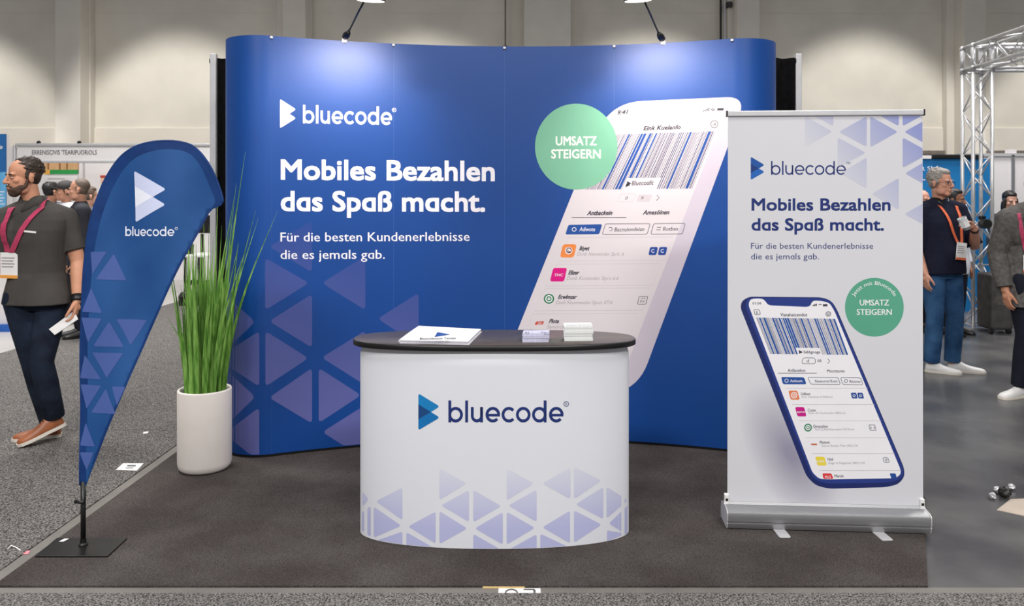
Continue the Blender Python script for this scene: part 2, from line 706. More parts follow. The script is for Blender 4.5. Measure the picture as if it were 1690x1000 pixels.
# pipes on the back wall
for px, w, m_, lab in ((1189.5, 3.5, 'black', 'thin black pipe running down the back wall left of the pale pipe'),
                       (1196, 4.5, 'alu_light', 'pale pipe running down the back wall beside a black pipe'),
                       (834, 2.5, 'seam', 'thin grey conduit left of the wide pilaster')):
    X = fx(px, 16.8)
    t = thing('wall_pipe', lab, 'pipe', (X, 16.8, 0))
    mb = MB().tube([(X, 16.8, 0.0), (X, 16.8, 8.9)], w * 16.8 / F / 2, 12)
    mb.build('pipe', M[m_], t, smooth=True)
    for z in (1.2, 3.0, 4.8, 6.6, 8.4):
        MB().box((X - 0.05, 16.8, z), (X + 0.05, YW - 0.03 if z > zl else YW - 0.045, z + 0.05)).build('bracket', M['blackmetal'], t)
# junction box on the pipe
X = fx(1203.5, 16.75)
tag(MB().box((X - 0.05, 16.72, fz(11, 16.7)), (X + 0.06, YW, fz(2, 16.7))).build('junction_box', M['blackmetal'], bevel=0.008),
    'small dark junction box on the wall beside the pale pipe', 'junction box')

# floor coverings
tag(MB().prism([(-30, -7), (30, -7), (30, 3.022), (-30, 3.022)], 0.0, 0.012).build('carpet', M['heather']),
    'speckled grey aisle carpet along the bottom edge of the picture', 'carpet')
tag(MB().prism([(-5.15, 3.024), (-2.115, 3.024), (-2.115, 5.185), (-5.15, 5.185)], 0.0, 0.011).build('carpet', M['heather']),
    'speckled grey carpet of the left aisle, nearer length under the walking man', 'carpet')
tag(MB().prism([(-5.15, 5.191), (-2.115, 5.191), (-2.115, 13.2), (-5.15, 13.2)], 0.0, 0.011).build('carpet', M['heather']),
    'speckled grey carpet of the left aisle, farther length behind the plant', 'carpet')
tag(MB().box((-5.15 - 6, 3.024, 0), (-5.152, 16.3, 0.008)).build('floor_covering', M['light_floor']),
    'pale smooth floor covering beyond the left aisle carpet', 'floor covering')
tag(MB().prism([(-2.05, 3.076), (1.60, 3.076), (1.86, 3.6), (2.07, 4.0), (2.07, 5.6), (-2.05, 5.6)], 0.0, 0.014).build('carpet', M['booth_carpet']),
    'dark brown-grey carpet under the white counter and blue wall', 'carpet')
# edge strips
tag(MB().box((-2.113, 3.0765, 0), (-2.052, 5.6, 0.007)).build('floor_strip', M['strip'], bevel=0.002),
    'grey floor strip along the left edge of the booth carpet', 'floor strip')
tag(MB().box((-2.113, 3.0225, 0), (7.5, 3.0755, 0.007)).build('floor_strip', M['strip'], bevel=0.002),
    'grey floor strip along the front edge of the booth carpet', 'floor strip')

# ---------------------------------------------------------------- curved pop-up wall
PC = Vector((-0.085, 4.95, 0))        # middle of the curve
HALF, SAG, ROT, PTOP, PBOT = 1.365, 0.275, 0.03, 2.49, 0.03
RC = 0.235
UC = 1.0


def curve_y(x):
    t = x - PC.x
    return PC.y + ROT * t - SAG * (t / HALF) ** 2


def popup_section():
    """plan of the wall from the left return to the right return as (x, y)"""
    pts = []
    mid = [(PC.x - HALF + 2 * HALF * i / 64, curve_y(PC.x - HALF + 2 * HALF * i / 64)) for i in range(65)]

    def cap(side):
        x, y = mid[0] if side < 0 else mid[-1]
        sl = math.atan((ROT - 2 * SAG * (side * HALF) / HALF ** 2))     # slope of the curve at its end
        th = math.atan2(math.sin(sl), math.cos(sl)) if side > 0 else math.atan2(-math.sin(sl), -math.cos(sl))
        res = []
        ds = 0.012
        a = th
        turned = 0.0
        total = math.radians(90) + abs(sl)
        while turned < total:
            x += math.cos(a) * ds
            y += math.sin(a) * ds
            a += side * ds / RC
            turned += ds / RC
            res.append((x, y))
        for _ in range(4):
            x += math.cos(a) * ds
            y += math.sin(a) * ds
            res.append((x, y))
        return res
    L = cap(-1)
    R = cap(1)
    return list(reversed(L)), mid, R


PL, PM, PR = popup_section()
SECT = PL + PM + PR


def popup_surf(px, py, lift):
    k = (px - CX) / F
    best = None
    for (xa, ya), (xb, yb) in zip(SECT, SECT[1:]):
        fa, fb = xa - k * ya, xb - k * yb
        if fa <= 0 <= fb:
            t = fa / (fa - fb) if fb != fa else 0
            y = ya + (yb - ya) * t
            if best is None or y < best[0]:
                n = Vector((yb - ya, -(xb - xa), 0)).normalized()
                best = (y, n)
    if best is None:
        y, n = (SECT[0][1] if k < 0 else SECT[-1][1]), Vector((0, -1, 0))
    else:
        y, n = best
    p = Vector((k * y, y, EYE - (py - HY) / F * y))
    p.z = min(max(p.z, PBOT + 0.004), PTOP - 0.004)
    return p + n * lift


POP_BLUE = (0, 66, 142)
M['pop'] = mat('blue_graphic_laminate', POP_BLUE, 0.42, var=0.03, scale=3, spec=0.6)
M['pop_white'] = mat('white_print', (246, 242, 246), 0.36, var=0.01)
M['pop_white2'] = mat('pale_lilac_print', (208, 208, 234), 0.36, var=0.01)
M['pop_white3'] = mat('lilac_print', (196, 200, 232), 0.36, var=0.01)

popup = thing('display_wall', 'tall curved blue display wall with white headline and printed phone, behind the white counter', 'display wall', (PC.x, PC.y, 0.0145))


def wall_strip(name, sect, m_, thick=0.018):
    mb = MB()
    rs = []
    for i, (x, y) in enumerate(sect):
        a = sect[max(i - 1, 0)]
        b_ = sect[min(i + 1, len(sect) - 1)]
        n = Vector((b_[1] - a[1], -(b_[0] - a[0]), 0)).normalized()
        q = Vector((x, y, 0)) - n * thick
        rs.append([Vector((x, y, PBOT)), Vector((x, y, PTOP)), Vector((q.x, q.y, PTOP)), Vector((q.x, q.y, PBOT))])
    mb.rings(rs, True)
    return mb.build(name, m_, popup, angle=40)


wall_strip('end_panel', PL + [PM[0]], M['pop'])
for i in range(4):
    wall_strip('graphic_panel', PM[16 * i:16 * i + 17], M['pop'])
wall_strip('end_panel', [PM[-1]] + PR, M['pop'])
# dark gap strips between panels, black plinth rail, top edge rail, magnet clips
for i in range(5):
    x, y = PM[16 * i]
    MB().box((x - 0.0012, y - 0.0002, PBOT), (x + 0.0012, y + 0.006, PTOP)).build('panel_seam', mat('seam_edge', (52, 92, 158), 0.4), popup)
    MB().lathe((x, y - 0.004, PTOP - 0.01), [(0.002, -0.008), (0.009, -0.006), (0.009, 0.006), (0.002, 0.008)], 12).build('panel_clip', M['white_plastic'], popup)
mb = MB()
rs = []
for i, (x, y) in enumerate(SECT[3:-3]):
    a, b_ = SECT[max(i + 2, 0)], SECT[min(i + 4, len(SECT) - 1)]
    n = Vector((b_[1] - a[1], -(b_[0] - a[0]), 0)).normalized()
    p, q = Vector((x, y, 0)) - n * 0.004, Vector((x, y, 0)) - n * 0.03
    rs.append([p + Vector((0, 0, 0.0145)), p + Vector((0, 0, PBOT)), q + Vector((0, 0, PBOT)), q + Vector((0, 0, 0.0145))])
mb.rings(rs).build('base_rail', M['black'], popup)
# folding frame behind the panels: uprights and scissor struts
mb = MB()
for i in range(0, 65, 16):
    x, y = PM[i]
    mb.tube([(x, y + 0.05, 0.0145), (x, y + 0.05, PTOP - 0.03)], 0.012, 8)
    mb.tube([(x, y + 0.35, 0.0145), (x, y + 0.35, PTOP - 0.1)], 0.012, 8)
for i in range(0, 64, 16):
    (xa, ya), (xb, yb) = PM[i], PM[i + 16]
    for k in range(3):
        za, zb = 0.1 + 0.77 * k, 0.1 + 0.77 * (k + 1)
        mb.tube([(xa, ya + 0.05, za), (xb, yb + 0.35, zb)], 0.008, 6)
        mb.tube([(xa, ya + 0.35, zb), (xb, yb + 0.05, za)], 0.008, 6)
mb.build('folding_frame', M['alu'], popup, smooth=True)

L1, L2, L3, L4, L5 = 0.0003, 0.0005, 0.0008, 0.0010, 0.0012


def registered(A, cx, cy, r):
    A.ring(cx, cy, r, r * .28)
    A.text('R', cx - r * .42, cx + r * .45, cy + r * .5, r * 1.0)
    return A


up, lo, ov = mark_art(462, 489, 163, 212, 4)
u = up.put('logo_mark', popup_surf, L2, M['pop_white2'], popup, 12)
lo.put('lower_fold', popup_surf, L2 + .0001, M['pop_white2'], u, 12)
ov.put('overlap_fold', popup_surf, L2 + .0002, M['pop_white'], u, 12)
w = word_art(500, 647, 203.5, 21.5, 0.215, 206.5)
registered(w, 650.5, 181.5, 3.1).put('logo_word', popup_surf, L2, M['pop_white'], popup, 12)
for s_, x0, x1, y0, y1 in (('Mobiles Bezahlen', 464.5, 815.5, 295.5, 298.0), ('dɑs Spɑß mɑcht.', 464.5, 799.5, 347.5, 348.5)):
    Art().text(s_, x0, x1, y0, 31.5, y1, res=3, fat=.036).put('headline', popup_surf, L2, M['pop_white'], popup, 8)
for s_, x0, x1, y0, y1 in (('Für die besten Kundenerlebnisse', 463, 775, 398.5, 397.5), ('die es jemɑls gɑb.', 463, 635, 427.5, 427)):
    Art().text(s_, x0, x1, y0, 14.8, y1, fat=.012).put('tagline', popup_surf, L2, M['pop_white'], popup, 12)

# triangle pattern, fading out towards the top right of the print
A = Art()
for t in ((438.5, 427, 510, 508, 467), (514, 487, 572, 446, 530), (439, 548, 636, 507, 591), (427, 548, 636, 360, 592), (514, 609, 697, 446, 656),
          (527, 609, 696, 594, 652), (602, 547, 634, 533, 590), (602, 670, 756, 534, 713), (602, 424, 510, 533, 467),
          (374, 490, 575, 420, 531), (374, 612, 700, 420, 655), (427, 674, 760, 372, 716), (690, 485, 568, 625, 526), (514, 366, 448, 446, 407)):
    A.poly(clip(tri(*t, r=8, grow=1.045), 0, 1, 758))
org = ORIGIN[popup.name]
pa = at(540, 690, 4.75) - org
pb = at(620, 330, 4.8) - org
A.put('triangle_pattern', popup_surf, L1, fade_mat('violet_print_on_blue', (100, 104, 166), (2, 62, 138), pa, pb, 0.36), popup, 5)

# the printed phone
M['ph_face'] = mat('phone_print_face', (226, 217, 219), 0.36, var=0.012, scale=3)
M['ph_side'] = mat('phone_print_edge', (208, 198, 209), 0.36, var=0.02, scale=4)
M['navy_print'] = mat('navy_print', (40, 48, 96), 0.36, var=0.03)
M['blue_print'] = mat('blue_print', (38, 82, 156), 0.36, var=0.03)
body = roundpoly([(1006, 169), (1232, 159), (1050, 650), (812, 650)], [55, 34, 55, 50], 10)
phone = Art().poly(body).put('phone_graphic', popup_surf, L2, M['ph_side'], popup, 5)
face = roundpoly([(1004, 171), (1205, 162), (1016, 650), (812, 650)], [55, 40, 30, 40], 10)
Art().poly(face).put('phone_screen', popup_surf, L2 + .00015, M['ph_face'], phone, 5)
d, w = barcode_art((1012, 222), (1182, 216.5), (966, 313), (1144, 311), 0.80, 0.34, 0.66, 3)
d.put('barcode', popup_surf, L3, M['navy_print'], phone, 5)
w.put('barcode', popup_surf, L3, M['blue_print'], phone, 5)
S = 0.36
T = Art()
T.text('9:41', 1018, 1037, 189.5, 7, 188, fat=.045, shear=S)
T.text('Eink Kuelanfo', 1062, 1125, 215, 7, 213, fat=.045, shear=S)
for i in range(4):
    T.rect(1160 + i * 2.6, 182 - i * 1.4, 1161.6 + i * 2.6, 184 - i * .2, -S)
T.ring(1176.5, 184, 4.2, 1.3, a0=215, a1=325, n=8).ring(1176.5, 184, 1.9, 1.3, a0=215, a1=325, n=6)
T.rect(1183, 178.5, 1193.5, 182.5, -S)
T.ring(1179, 205, 6, 1, n=20).text('A', 1176, 1183, 208, 5.5, shear=.2)
T.text('Bluecoafit', 1042.5, 1079.5, 306, 7.5, 305, bold=.02, shear=.2)
T.poly([(1035, 299), (1042, 302.5), (1034, 308)]).poly([(1033.5, 303), (1040.5, 305.5), (1032, 309)])
T.text('Antbackein', 969, 1012, 355, 7, 354.5, fat=.04, shear=S).text('Amesöinen', 1061, 1106, 354, 7, 353.5, fat=.04, shear=S)
T.rect(943.5, 358.4, 1034, 359.6)
T.text('0', 1031, 1037, 329.5, 5.5, shear=S).text('9', 1057, 1063, 329.5, 5.5, shear=S)
T.stroke([(1084, 322), (1088, 326.5), (1083, 331)], 1)
T.stroke(roundpoly([(999, 369.5), (1073, 369), (1068, 386.5), (994, 387)], 3), 0.9, True)
T.stroke(roundpoly([(1079, 369), (1131, 368.5), (1126, 386), (1074, 386.5)], 3), 0.9, True)
T.text('Bacnuiondeian', 1014, 1064, 382, 6.5, 381, bold=.012, shear=.2).ring(1007.5, 378, 3, 1, a0=-150, a1=120, n=8)
T.text('Rotbes', 1094, 1120, 381, 6.5, 380.5, bold=.012, shear=.2).rect(1084, 374.6, 1091, 375.6, -S).rect(1083, 378.6, 1090, 379.6, -S)
for s_, x0, x1, y in (('Biyet', 956, 974, 413), ('Elizer', 938, 957, 453), ('Ecwlmzar', 921, 953, 493), ('Plota', 906, 924, 533)):
    T.text(s_, x0, x1, y, 6.5, fat=.04, shear=S)
T.stroke(roundpoly([(1055, 489), (1069, 489), (1066, 502), (1052, 502)], 2), 0.9, True).text('Ed', 1056, 1064, 499, 4, shear=S).rect(1058, 491.5, 1065, 492.4)
T.put('screen_text', popup_surf, L3, M['ink'], phone, 5)
G = Art()
for s_, x0, x1, y in (('Dunb Newtenden Sprit. 6', 952, 1031, 422), ('Dunb Kunstoden Sipru 6.6', 935, 1022, 462), ('Dunb Neuntweelen Siputc 0716', 917, 1012, 502),
                      ('Samerca', 902, 932, 542)):
    G.text(s_, x0, x1, y, 6, shear=S)
G.put('screen_text', popup_surf, L3, M['grey_ink'], phone, 5, label='pale grey lines of small text')
R = Art()
for y0, y1, xa in ((392, 430, 928), (436, 471, 908), (476, 512, 890), (518, 556, 870)):
    R.stroke([(xa + 10, y0), (xa + 182, y0 - 1), (xa + 170, y1), (xa - 8, y1 + 1)], 0.8, True)
R.stroke(roundpoly([(1024, 320), (1050, 320), (1045, 333), (1019, 333)], 2), 0.8, True)
R.rect(1050, 321, 1072, 333, -S, 2)
R.put('screen_rules', popup_surf, L3 - .00008, M['pale_line'], phone, 5)
btn = Art().poly(roundpoly([(938, 371), (994, 370), (989, 386.5), (933, 387)], 3)).put('button', popup_surf, L3, M['blue_print'], phone, 5)
Art().text('Adiwote', 956, 983, 381.5, 6.5, shear=.2, bold=.01).ring(947.5, 378.5, 3.4, 1, ry=3).put('button_text', popup_surf, L4, M['pop_white'], btn, 20)


def icon(surf, parent, pts, rgb, r, lift, step=0):
    return Art().poly(roundpoly(pts, r)).put('app_icon', surf, lift, mat('icon_print', rgb, 0.36, var=0.03), parent, step)


ic = icon(popup_surf, phone, [(929, 403), (952, 403), (947, 425), (924, 425)], (242, 142, 72), 5, L3)
Art().poly(circle(938.5, 413.5, 6, n=20)).put('icon_sign', popup_surf, L4, M['pop_white'], ic)
Art().ring(938.8, 413.2, 4, 1.4).ring(939, 414, 1.8, 1.3, a0=0, a1=250).put('icon_sign', popup_surf, L5, mat('brown_ink', (96, 40, 40), 0.4), ic)
ic = icon(popup_surf, phone, [(913, 442), (936, 442), (931, 464.5), (907.5, 464.5)], (222, 20, 132), 4, L3)
Art().text('THC', 914, 930, 456, 4.5, bold=.02, shear=.3).put('icon_sign', popup_surf, L4, M['pop_white'], ic)
ic = Art().poly(circle(906, 493, 8.6, 8.2, 24)).put('app_icon', popup_surf, L3, mat('icon_print', (44, 128, 82), 0.36), phone, 5)
Art().ring(906, 493, 5.2, 1.8).ring(906, 493, 1.6, 1.6).put('icon_sign', popup_surf, L4, M['pop_white'], ic)
ic = icon(popup_surf, phone, [(885, 530.5), (898, 530), (896, 535.5), (882, 536)], (206, 74, 48), 2, L3)
Art().text('IZD', 887, 895, 535, 3.6, shear=.3).put('icon_sign', popup_surf, L4, M['pop_white'], ic)
for x in (1071, 1086.5):
    ic = icon(popup_surf, phone, [(x + 2, 407.5), (x + 15, 407.5), (x + 12, 421), (x - 1, 421)], (38, 74, 150), 3, L3)
    Art().ring(x + 7, 414, 2.6, 1, a0=40, a1=320, n=10).put('icon_sign', popup_surf, L4, M['pop_white'], ic)
badge = Art().poly(circle(951, 242, 68, 71, 64)).put('round_badge', popup_surf, L4, mat('mint_print', (126, 188, 156), 0.36, var=0.02), popup, 12)
cream = mat('cream_print', (250, 250, 238), 0.36)
Art().text('UMSATZ', 917.5, 984.5, 239.5, 14.2, res=3, fat=.028).put('badge_text', popup_surf, L4 + .0002, cream, badge, 10)
Art().text('STEIGERN', 910, 991, 261, 14.2, res=3, fat=.028).put('badge_text', popup_surf, L4 + .0002, cream, badge, 10)


# clamp lamps on the top edge
def clamp_lamp(label, cpx, hpx, side):
    base = popup_surf(cpx, 70, 0)
    base = Vector((base.x, base.y + 0.012, PTOP))
    hY = base.y - 0.58
    head = at(hpx, 0, hY)
    t = thing('clamp_lamp', label, 'lamp', base, 'lamps clamped on the blue wall')
    MB().box(base + Vector((-0.014, -0.020, -0.012)), base + Vector((0.014, 0.018, 0.022))).build('clamp', M['white_plastic'], t, bevel=0.003)
    d = (head - base)
    d.normalize()
    j = base + Vector((0.018 * side, -0.03, 0.035)) + d * 0.055
    a = base + Vector((0, -0.004, 0.022))
    MB().tube([a, a.lerp(j, .45), a.lerp(j, .8), j], [0.019, 0.022, 0.017, 0.010], 12).build('knuckle', M['black'], t, smooth=True)
    tip = head + Vector((-0.02 * side, 0.02, 0.035))
    MB().tube([j, j.lerp(tip, .5) + Vector((0, 0, 0.004)), tip], 0.0055, 8).build('arm', M['blackmetal'], t, smooth=True)
    tilt = (Vector((base.x + 0.05 * side, base.y + 0.1, PTOP - 0.75)) - head).normalized()
    Q = tilt.to_track_quat('-Z', 'Y').to_matrix()
    Q = Matrix.Rotation(math.radians(3 * side), 3, 'Y') @ Matrix.Rotation(math.radians(8), 3, 'X')
    sh = MB().lathe((0, 0, 0), [(0.012, 0.075), (0.03, 0.07), (0.055, 0.045), (0.076, 0.008), (0.078, -0.004), (0.073, -0.004), (0.05, 0.035), (0.01, 0.055)], 32)
    sh.v = [head + Q @ v for v in sh.v]
    sh.build('lamp_shade', M['blackmetal'], t, angle=40)
    ln = MB().lathe((0, 0, 0), [(0.002, 0.004), (0.0715, 0.004), (0.0715, -0.006), (0.002, -0.008)], 32)
    ln.v = [head + Q @ v for v in ln.v]
    ln.build('lamp_lens', mat('lamp_lens', (255, 244, 230), 0.3, emit=3.0), t)
    light('SPOT', 'lamp_glow', head + Vector((0, 0, -0.03)), base + Vector((-0.14 * side, 0.02, -0.72)), 70, (1.0, 0.90, 0.86), spot_size=math.radians(112),
          spot_blend=1.0, shadow_soft_size=0.14)


clamp_lamp('black clamp lamp at the left of the blue wall top', 568.5, 612, 1)
clamp_lamp('black clamp lamp at the right of the blue wall top', 1094, 1053, -1)

# pipe and drape behind the wall
YD = 5.42
for px, lab in ((353, 'silver drape pole left of the blue wall'), (1317, 'silver drape pole right of the blue wall')):
    X = fx(px, YD)
    t = thing('drape_pole', lab, 'pole', (X, YD, 0.0145), 'drape poles')
    MB().box((X - 0.021, YD - 0.021, 0.0225), (X + 0.021, YD + 0.021, fz(89, YD))).build('pole', M['alu_light'], t, bevel=0.005)
    MB().box((X - (0.12 if px < 800 else 0.03), YD - 0.15, 0.0145), (X + (0.03 if px < 800 else 0.12), YD + 0.15, 0.0225)).build('base_plate', M['blackmetal'], t)
    MB().box((X - 0.023, YD - 0.023, fz(105, YD)), (X - 0.019, YD + 0.01, fz(98, YD))).build('slot', M['black'], t)
mb = MB()
rs = []
x0, x1 = fx(359, YD), fx(1311, YD)
nseg = 160
for i in range(nseg + 1):
    x = x0 + (x1 - x0) * i / nseg
    y = YD + 0.018 * math.sin(i * 1.25) + 0.008 * math.sin(i * 0.41)
    rs.append([Vector((x, y - 0.006, 0.03)), Vector((x, y - 0.006, fz(96, YD))), Vector((x, y + 0.006, fz(96, YD))), Vector((x, y + 0.006, 0.03))])
mb.rings(rs)
o = mb.build('drape', M['drape'], smooth=False)
tag(o, 'black drape hanging behind the blue wall', 'curtain')

# ---------------------------------------------------------------- white counter
CC = Vector((-0.107, 3.6, 0))
CA, CB, CP = 0.612, 0.204, 2.15
TZ = 0.894


def superellipse(a, b, p, n=96):
    r = []
    for i in range(n):
        t = 2 * math.pi * i / n
        c, s = math.cos(t), math.sin(t)
        r.append((CC.x + a * math.copysign(abs(c) ** (2 / p), c), CC.y + b * math.copysign(abs(s) ** (2 / p), s)))
    return r


def counter_surf(px, py, lift):
    k = (px - CX) / F
    y = CC.y - CB
    for _ in range(60):
        q = min(abs((k * y - CC.x) / CA), 0.999)
        y2 = CC.y - CB * (1 - q ** CP) ** (1 / CP)
        y = y + (y2 - y) * 0.5
    X = k * y
    dx, dy = (X - CC.x) / CA, (y - CC.y) / CB
    n = Vector((math.copysign(abs(dx) ** (CP - 1), dx) / CA, math.copysign(abs(dy) ** (CP - 1), dy) / CB, 0)).normalized()
    z = max(EYE - (py - HY) / F * y, 0.018)
    return Vector((X, y, z)) + n * lift


M['counter'] = mat('counter_fabric', (224, 225, 231), 0.5, var=0.012, scale=2, spec=0.35)
M['c_navy'] = mat('counter_navy', (20, 44, 110), 0.5, var=0.03)
M['c_blue'] = mat('counter_blue', (0, 112, 180), 0.5, var=0.03)
M['c_blue2'] = mat('counter_blue_light', (12, 126, 190), 0.5, var=0.03)
M['c_deep'] = mat('counter_deep_blue', (8, 68, 126), 0.5, var=0.03)
M['worktop'] = mat('dark_wood_worktop', (66, 59, 57), 0.33, rgb2=(92, 82, 77), scale=14, detail=6, stretch=(1, 14, 1), spec=0.5)
M['worktop_rim'] = mat('black_rim', (17, 16, 17), 0.4, var=0.1)

counter = thing('counter', 'white oval promotion counter with dark top and blue logo', 'counter', (CC.x, CC.y, 0.014))
mb = MB()
prof = superellipse(CA, CB, CP)
sink = [(CC.x + (x - CC.x) * 0.985, CC.y + (y - CC.y) * 0.96) for x, y in prof]
rs = [[Vector((x, y, z)) for x, y in pr] for pr, z in ((prof, 0.016), (prof, 0.3), (prof, 0.6), (prof, 0.80), (prof, 0.83))]
rs.append([Vector((x, y, 0.858)) for x, y in sink])
rs.append([Vector((x, y, 0.868)) for x, y in sink])
mb.rings(rs).build('body', M['counter'], counter, angle=50)
TA, TB, TP = 0.642, 0.216, 2.5
top = superellipse(TA, TB, TP, 128)
rim_in = [(CC.x + (x - CC.x) * 0.994, CC.y + (y - CC.y) * 0.985) for x, y in top]
o = MB().rings([[Vector((x, y, 0.868)) for x, y in rim_in], [Vector((x, y, 0.871)) for x, y in top], [Vector((x, y, TZ - 0.003)) for x, y in top],
                [Vector((x, y, TZ)) for x, y in rim_in]]).build('worktop', [M['worktop_rim'], M['worktop']], counter, angle=50)
for p in o.data.polygons:
    if p.normal.z > 0.9:
        p.material_index = 1
base = [(CC.x + (x - CC.x) * 0.99, CC.y + (y - CC.y) * 0.97) for x, y in prof]
MB().prism(base, 0.0142, 0.0165).build('base_edge', M['black'], counter)

up, lo, ov = mark_art(690.5, 726, 649, 710, 5)
u = up.put('logo_mark', counter_surf, 0.0004, M['c_blue2'], counter, 12)
lo.put('lower_fold', counter_surf, 0.0006, M['c_blue'], u, 12)
ov.put('overlap_fold', counter_surf, 0.0008, M['c_deep'], u, 12)
w = word_art(740, 930, 697, 25.5, 0.2)
registered(w, 934.5, 666.5, 3.9).put('logo_word', counter_surf, 0.0004, M['c_navy'], counter, 12)
A = Art()
for z_ in ((310, 355, 520, 175, 425), (137, 455, 615, 40, 535), (160, 460, 618, 300, 557), (310, 595, 757, 172, 664), (340, 600, 760, 482, 688),
           (493, 487, 650, 353, 563), (522, 485, 652, 663, 573), (522, 250, 410, 660, 325), (676, 368, 530, 535, 447), (708, 368, 532, 850, 450),
           (862, 490, 655, 720, 573), (892, 488, 655, 1035, 570), (708, 610, 775, 850, 692), (1048, 612, 775, 905, 695), (1077, 608, 772, 1222, 690),
           (1048, 367, 530, 905, 447), (892, 250, 412, 1030, 325), (1232, 482, 648, 1092, 567), (1262, 480, 645, 1402, 553),
           (1415, 352, 515, 1275, 440), (1440, 350, 512, 1548, 420), (1234, 245, 405, 1092, 325), (1262, 240, 405, 1400, 310),
           (1552, 452, 606, 1455, 545), (1443, 585, 740, 1556, 650), (95, 372, 450, 127, 412)):
    s = 3.334
    q = tri(570 + z_[0] / s, 700 + z_[1] / s, 700 + z_[2] / s, 570 + z_[3] / s, 700 + z_[4] / s, r=5, grow=1.09)
    q = clip(clip(q, 1, 0, 1035.2), -1, 0, -597.6)
    # stay above the foot of the counter
    q = [(x, min(y, 334 + F * (EYE - 0.018) / counter_surf(x, 800, 0).y)) for x, y in q]
    if len(q) > 2:
        A.poly(q)
oc = ORIGIN[counter.name]
A.put('triangle_pattern', counter_surf, 0.0004, fade_mat('lilac_print_on_white', (184, 186, 224), (224, 225, 231), Vector((0, -0.2, 0.10)) - Vector((0, 0, .014)),
      Vector((0.0, -0.2, 0.42)), 0.5, 0.35), counter, 8)


# things lying on the counter
def sheet(px4, z, th, name, m_, bend=0.0):
    """folded sheet whose four corners are seen at photo pixels, lying at height z"""
    P4 = []
    for px, py in px4:
        Y = (EYE - z) * F / (py - HY)
        P4.append(Vector((fx(px, Y), Y, 0)))
    return P4


zz = TZ
corners = [(658, 565), (773, 567.5), (794, 546.5), (691, 541)]
for i, (lab, dx, sp) in enumerate((('lowest of the three white brochures on the counter', 0.004, 0.0), ('middle of the three white brochures on the counter', -0.003, 0.003),
                                   ('top brochure on the counter, with blue triangle and small text', 0.0, 0.0))):
    th = 0.0045
    c = sheet(corners, TZ + th, th, '', None)
    c = [p + Vector((dx, -dx * .5, 0)) for p in c]
    org_ = (c[0] + c[1] + c[2] + c[3]) / 4
    t = thing('brochure', lab, 'brochure', (org_.x, org_.y, zz), 'brochures on the counter')
    # two leaves with a little air between them
    for k in range(2):
        za = zz + 0.0002 + k * (th / 2)
        mb = MB()
        n = 8
        rs = []
        for s in range(n + 1):
            f_ = s / n
            a, b_ = c[0].lerp(c[3], f_), c[1].lerp(c[2], f_)
            lift = 0.0012 * k * math.sin(math.pi * f_)
            rs.append([Vector((a.x, a.y, za + lift)), Vector((b_.x, b_.y, za + lift)), Vector((b_.x, b_.y, za + th / 2 - .0006 + lift)), Vector((a.x, a.y, za + th / 2 - .0006 + lift))])
        mb.rings(rs).build('cover' if k else 'inner_leaf', M['paper'] if k else M['card_blue'], t)
    zz += th + 0.0008


def bro_surf(px, py, lift):
    Y = (EYE - zz - 0.0006) * F / (py - HY)
    return Vector((fx(px, Y), Y, zz + 0.0009 + lift))


prn = Art().poly(roundpoly([(722, 548), (743, 552), (717, 556)], 1)).put('cover_logo', bro_surf, 0, M['blue_print'], t)
Art().text('Bluecodecoun Tenssis', 693, 752, 560.3, 3.0, 559.3, bold=.015).put('cover_text', bro_surf, 0, M['ink'], t)
Art().text('Die neue Art zu bezahlen Nov', 690, 742, 563.5, 2, 563).put('cover_text', bro_surf, 0, M['grey_ink'], t)


def card_stack(n, th, px0, px1, pyb, depth, skew, m_, label, group, toplabel, seed):
    rng = random.Random(seed)
    Yf = (EYE - TZ) * F / (pyb - HY)
    x0, x1 = fx(px0, Yf), fx(px1, Yf)
    z = TZ + 0.0003
    for i in range(n):
        dx, dy = rng.uniform(-.0022, .0022), rng.uniform(-.002, .002)
        q = [(x0 + dx, Yf + dy), (x1 + dx, Yf + dy - skew), (x1 + dx + 0.004, Yf + dy + depth - skew), (x0 + dx + 0.004, Yf + dy + depth)]
        o = MB().prism([(a - x0, b_ - Yf) for a, b_ in q], 0, th).build('business_card', m_)
        o.location = (x0, Yf, z)
        tag(o, toplabel if i == n - 1 else label, 'card', group)
        z += th + 0.0004
    return o, z, x0, x1, Yf


o, z, x0, x1, Yf = card_stack(9, 0.0040, 862.5, 906, 565, 0.085, -0.004, M['card_blue'], 'lilac-edged card within the low stack on the counter', 'cards in the low stack',
                              'top card of the low stack, with dark printed corners', 4)


def low_surf(px, py, lift):
    Y = (EYE - z) * F / (py - HY)
    return Vector((fx(px, Y), Y, z + 0.0002 + lift)) - Vector(o.location)


def put_on(o, A, surf, m_, name):
    p = A.put(name, lambda a, b_, c: surf(a, b_, c), 0.0, m_, None)
    p.parent = o
    return p


put_on(o, Art().text('A:I', 866, 873, 550, 2.2, bold=.02).text('Pqn', 893, 905, 549.5, 1.8, bold=.02).text('xe', 897, 906, 553, 1.8, bold=.02), low_surf, M['ink'], 'card_text')
o, z, x0, x1, Yf = card_stack(6, 0.0105, 931.5, 979, 563, 0.11, -0.008, M['card_edge'], 'white bundle of cards within the tall stack on the counter', 'bundles in the tall stack',
                              'top white bundle of the tall card stack, with faint grey print', 9)
put_on(o, Art().text('Nonpinte des Konxin', 934, 976, 537.5, 2.0, 537, bold=.0), low_surf, M['grey_ink'], 'card_text')

# ---------------------------------------------------------------- roll-up banner
RA, RB = Vector((0.95, 3.675, 0)), Vector((1.856, 3.615, 0))
RD = (RB - RA).normalized()
RN = Vector((RD.y, -RD.x, 0))
RN = RN if RN.y < 0 else -RN
ROLLROT = Matrix.Rotation(math.atan2(RD.y, RD.x), 4, 'Z')


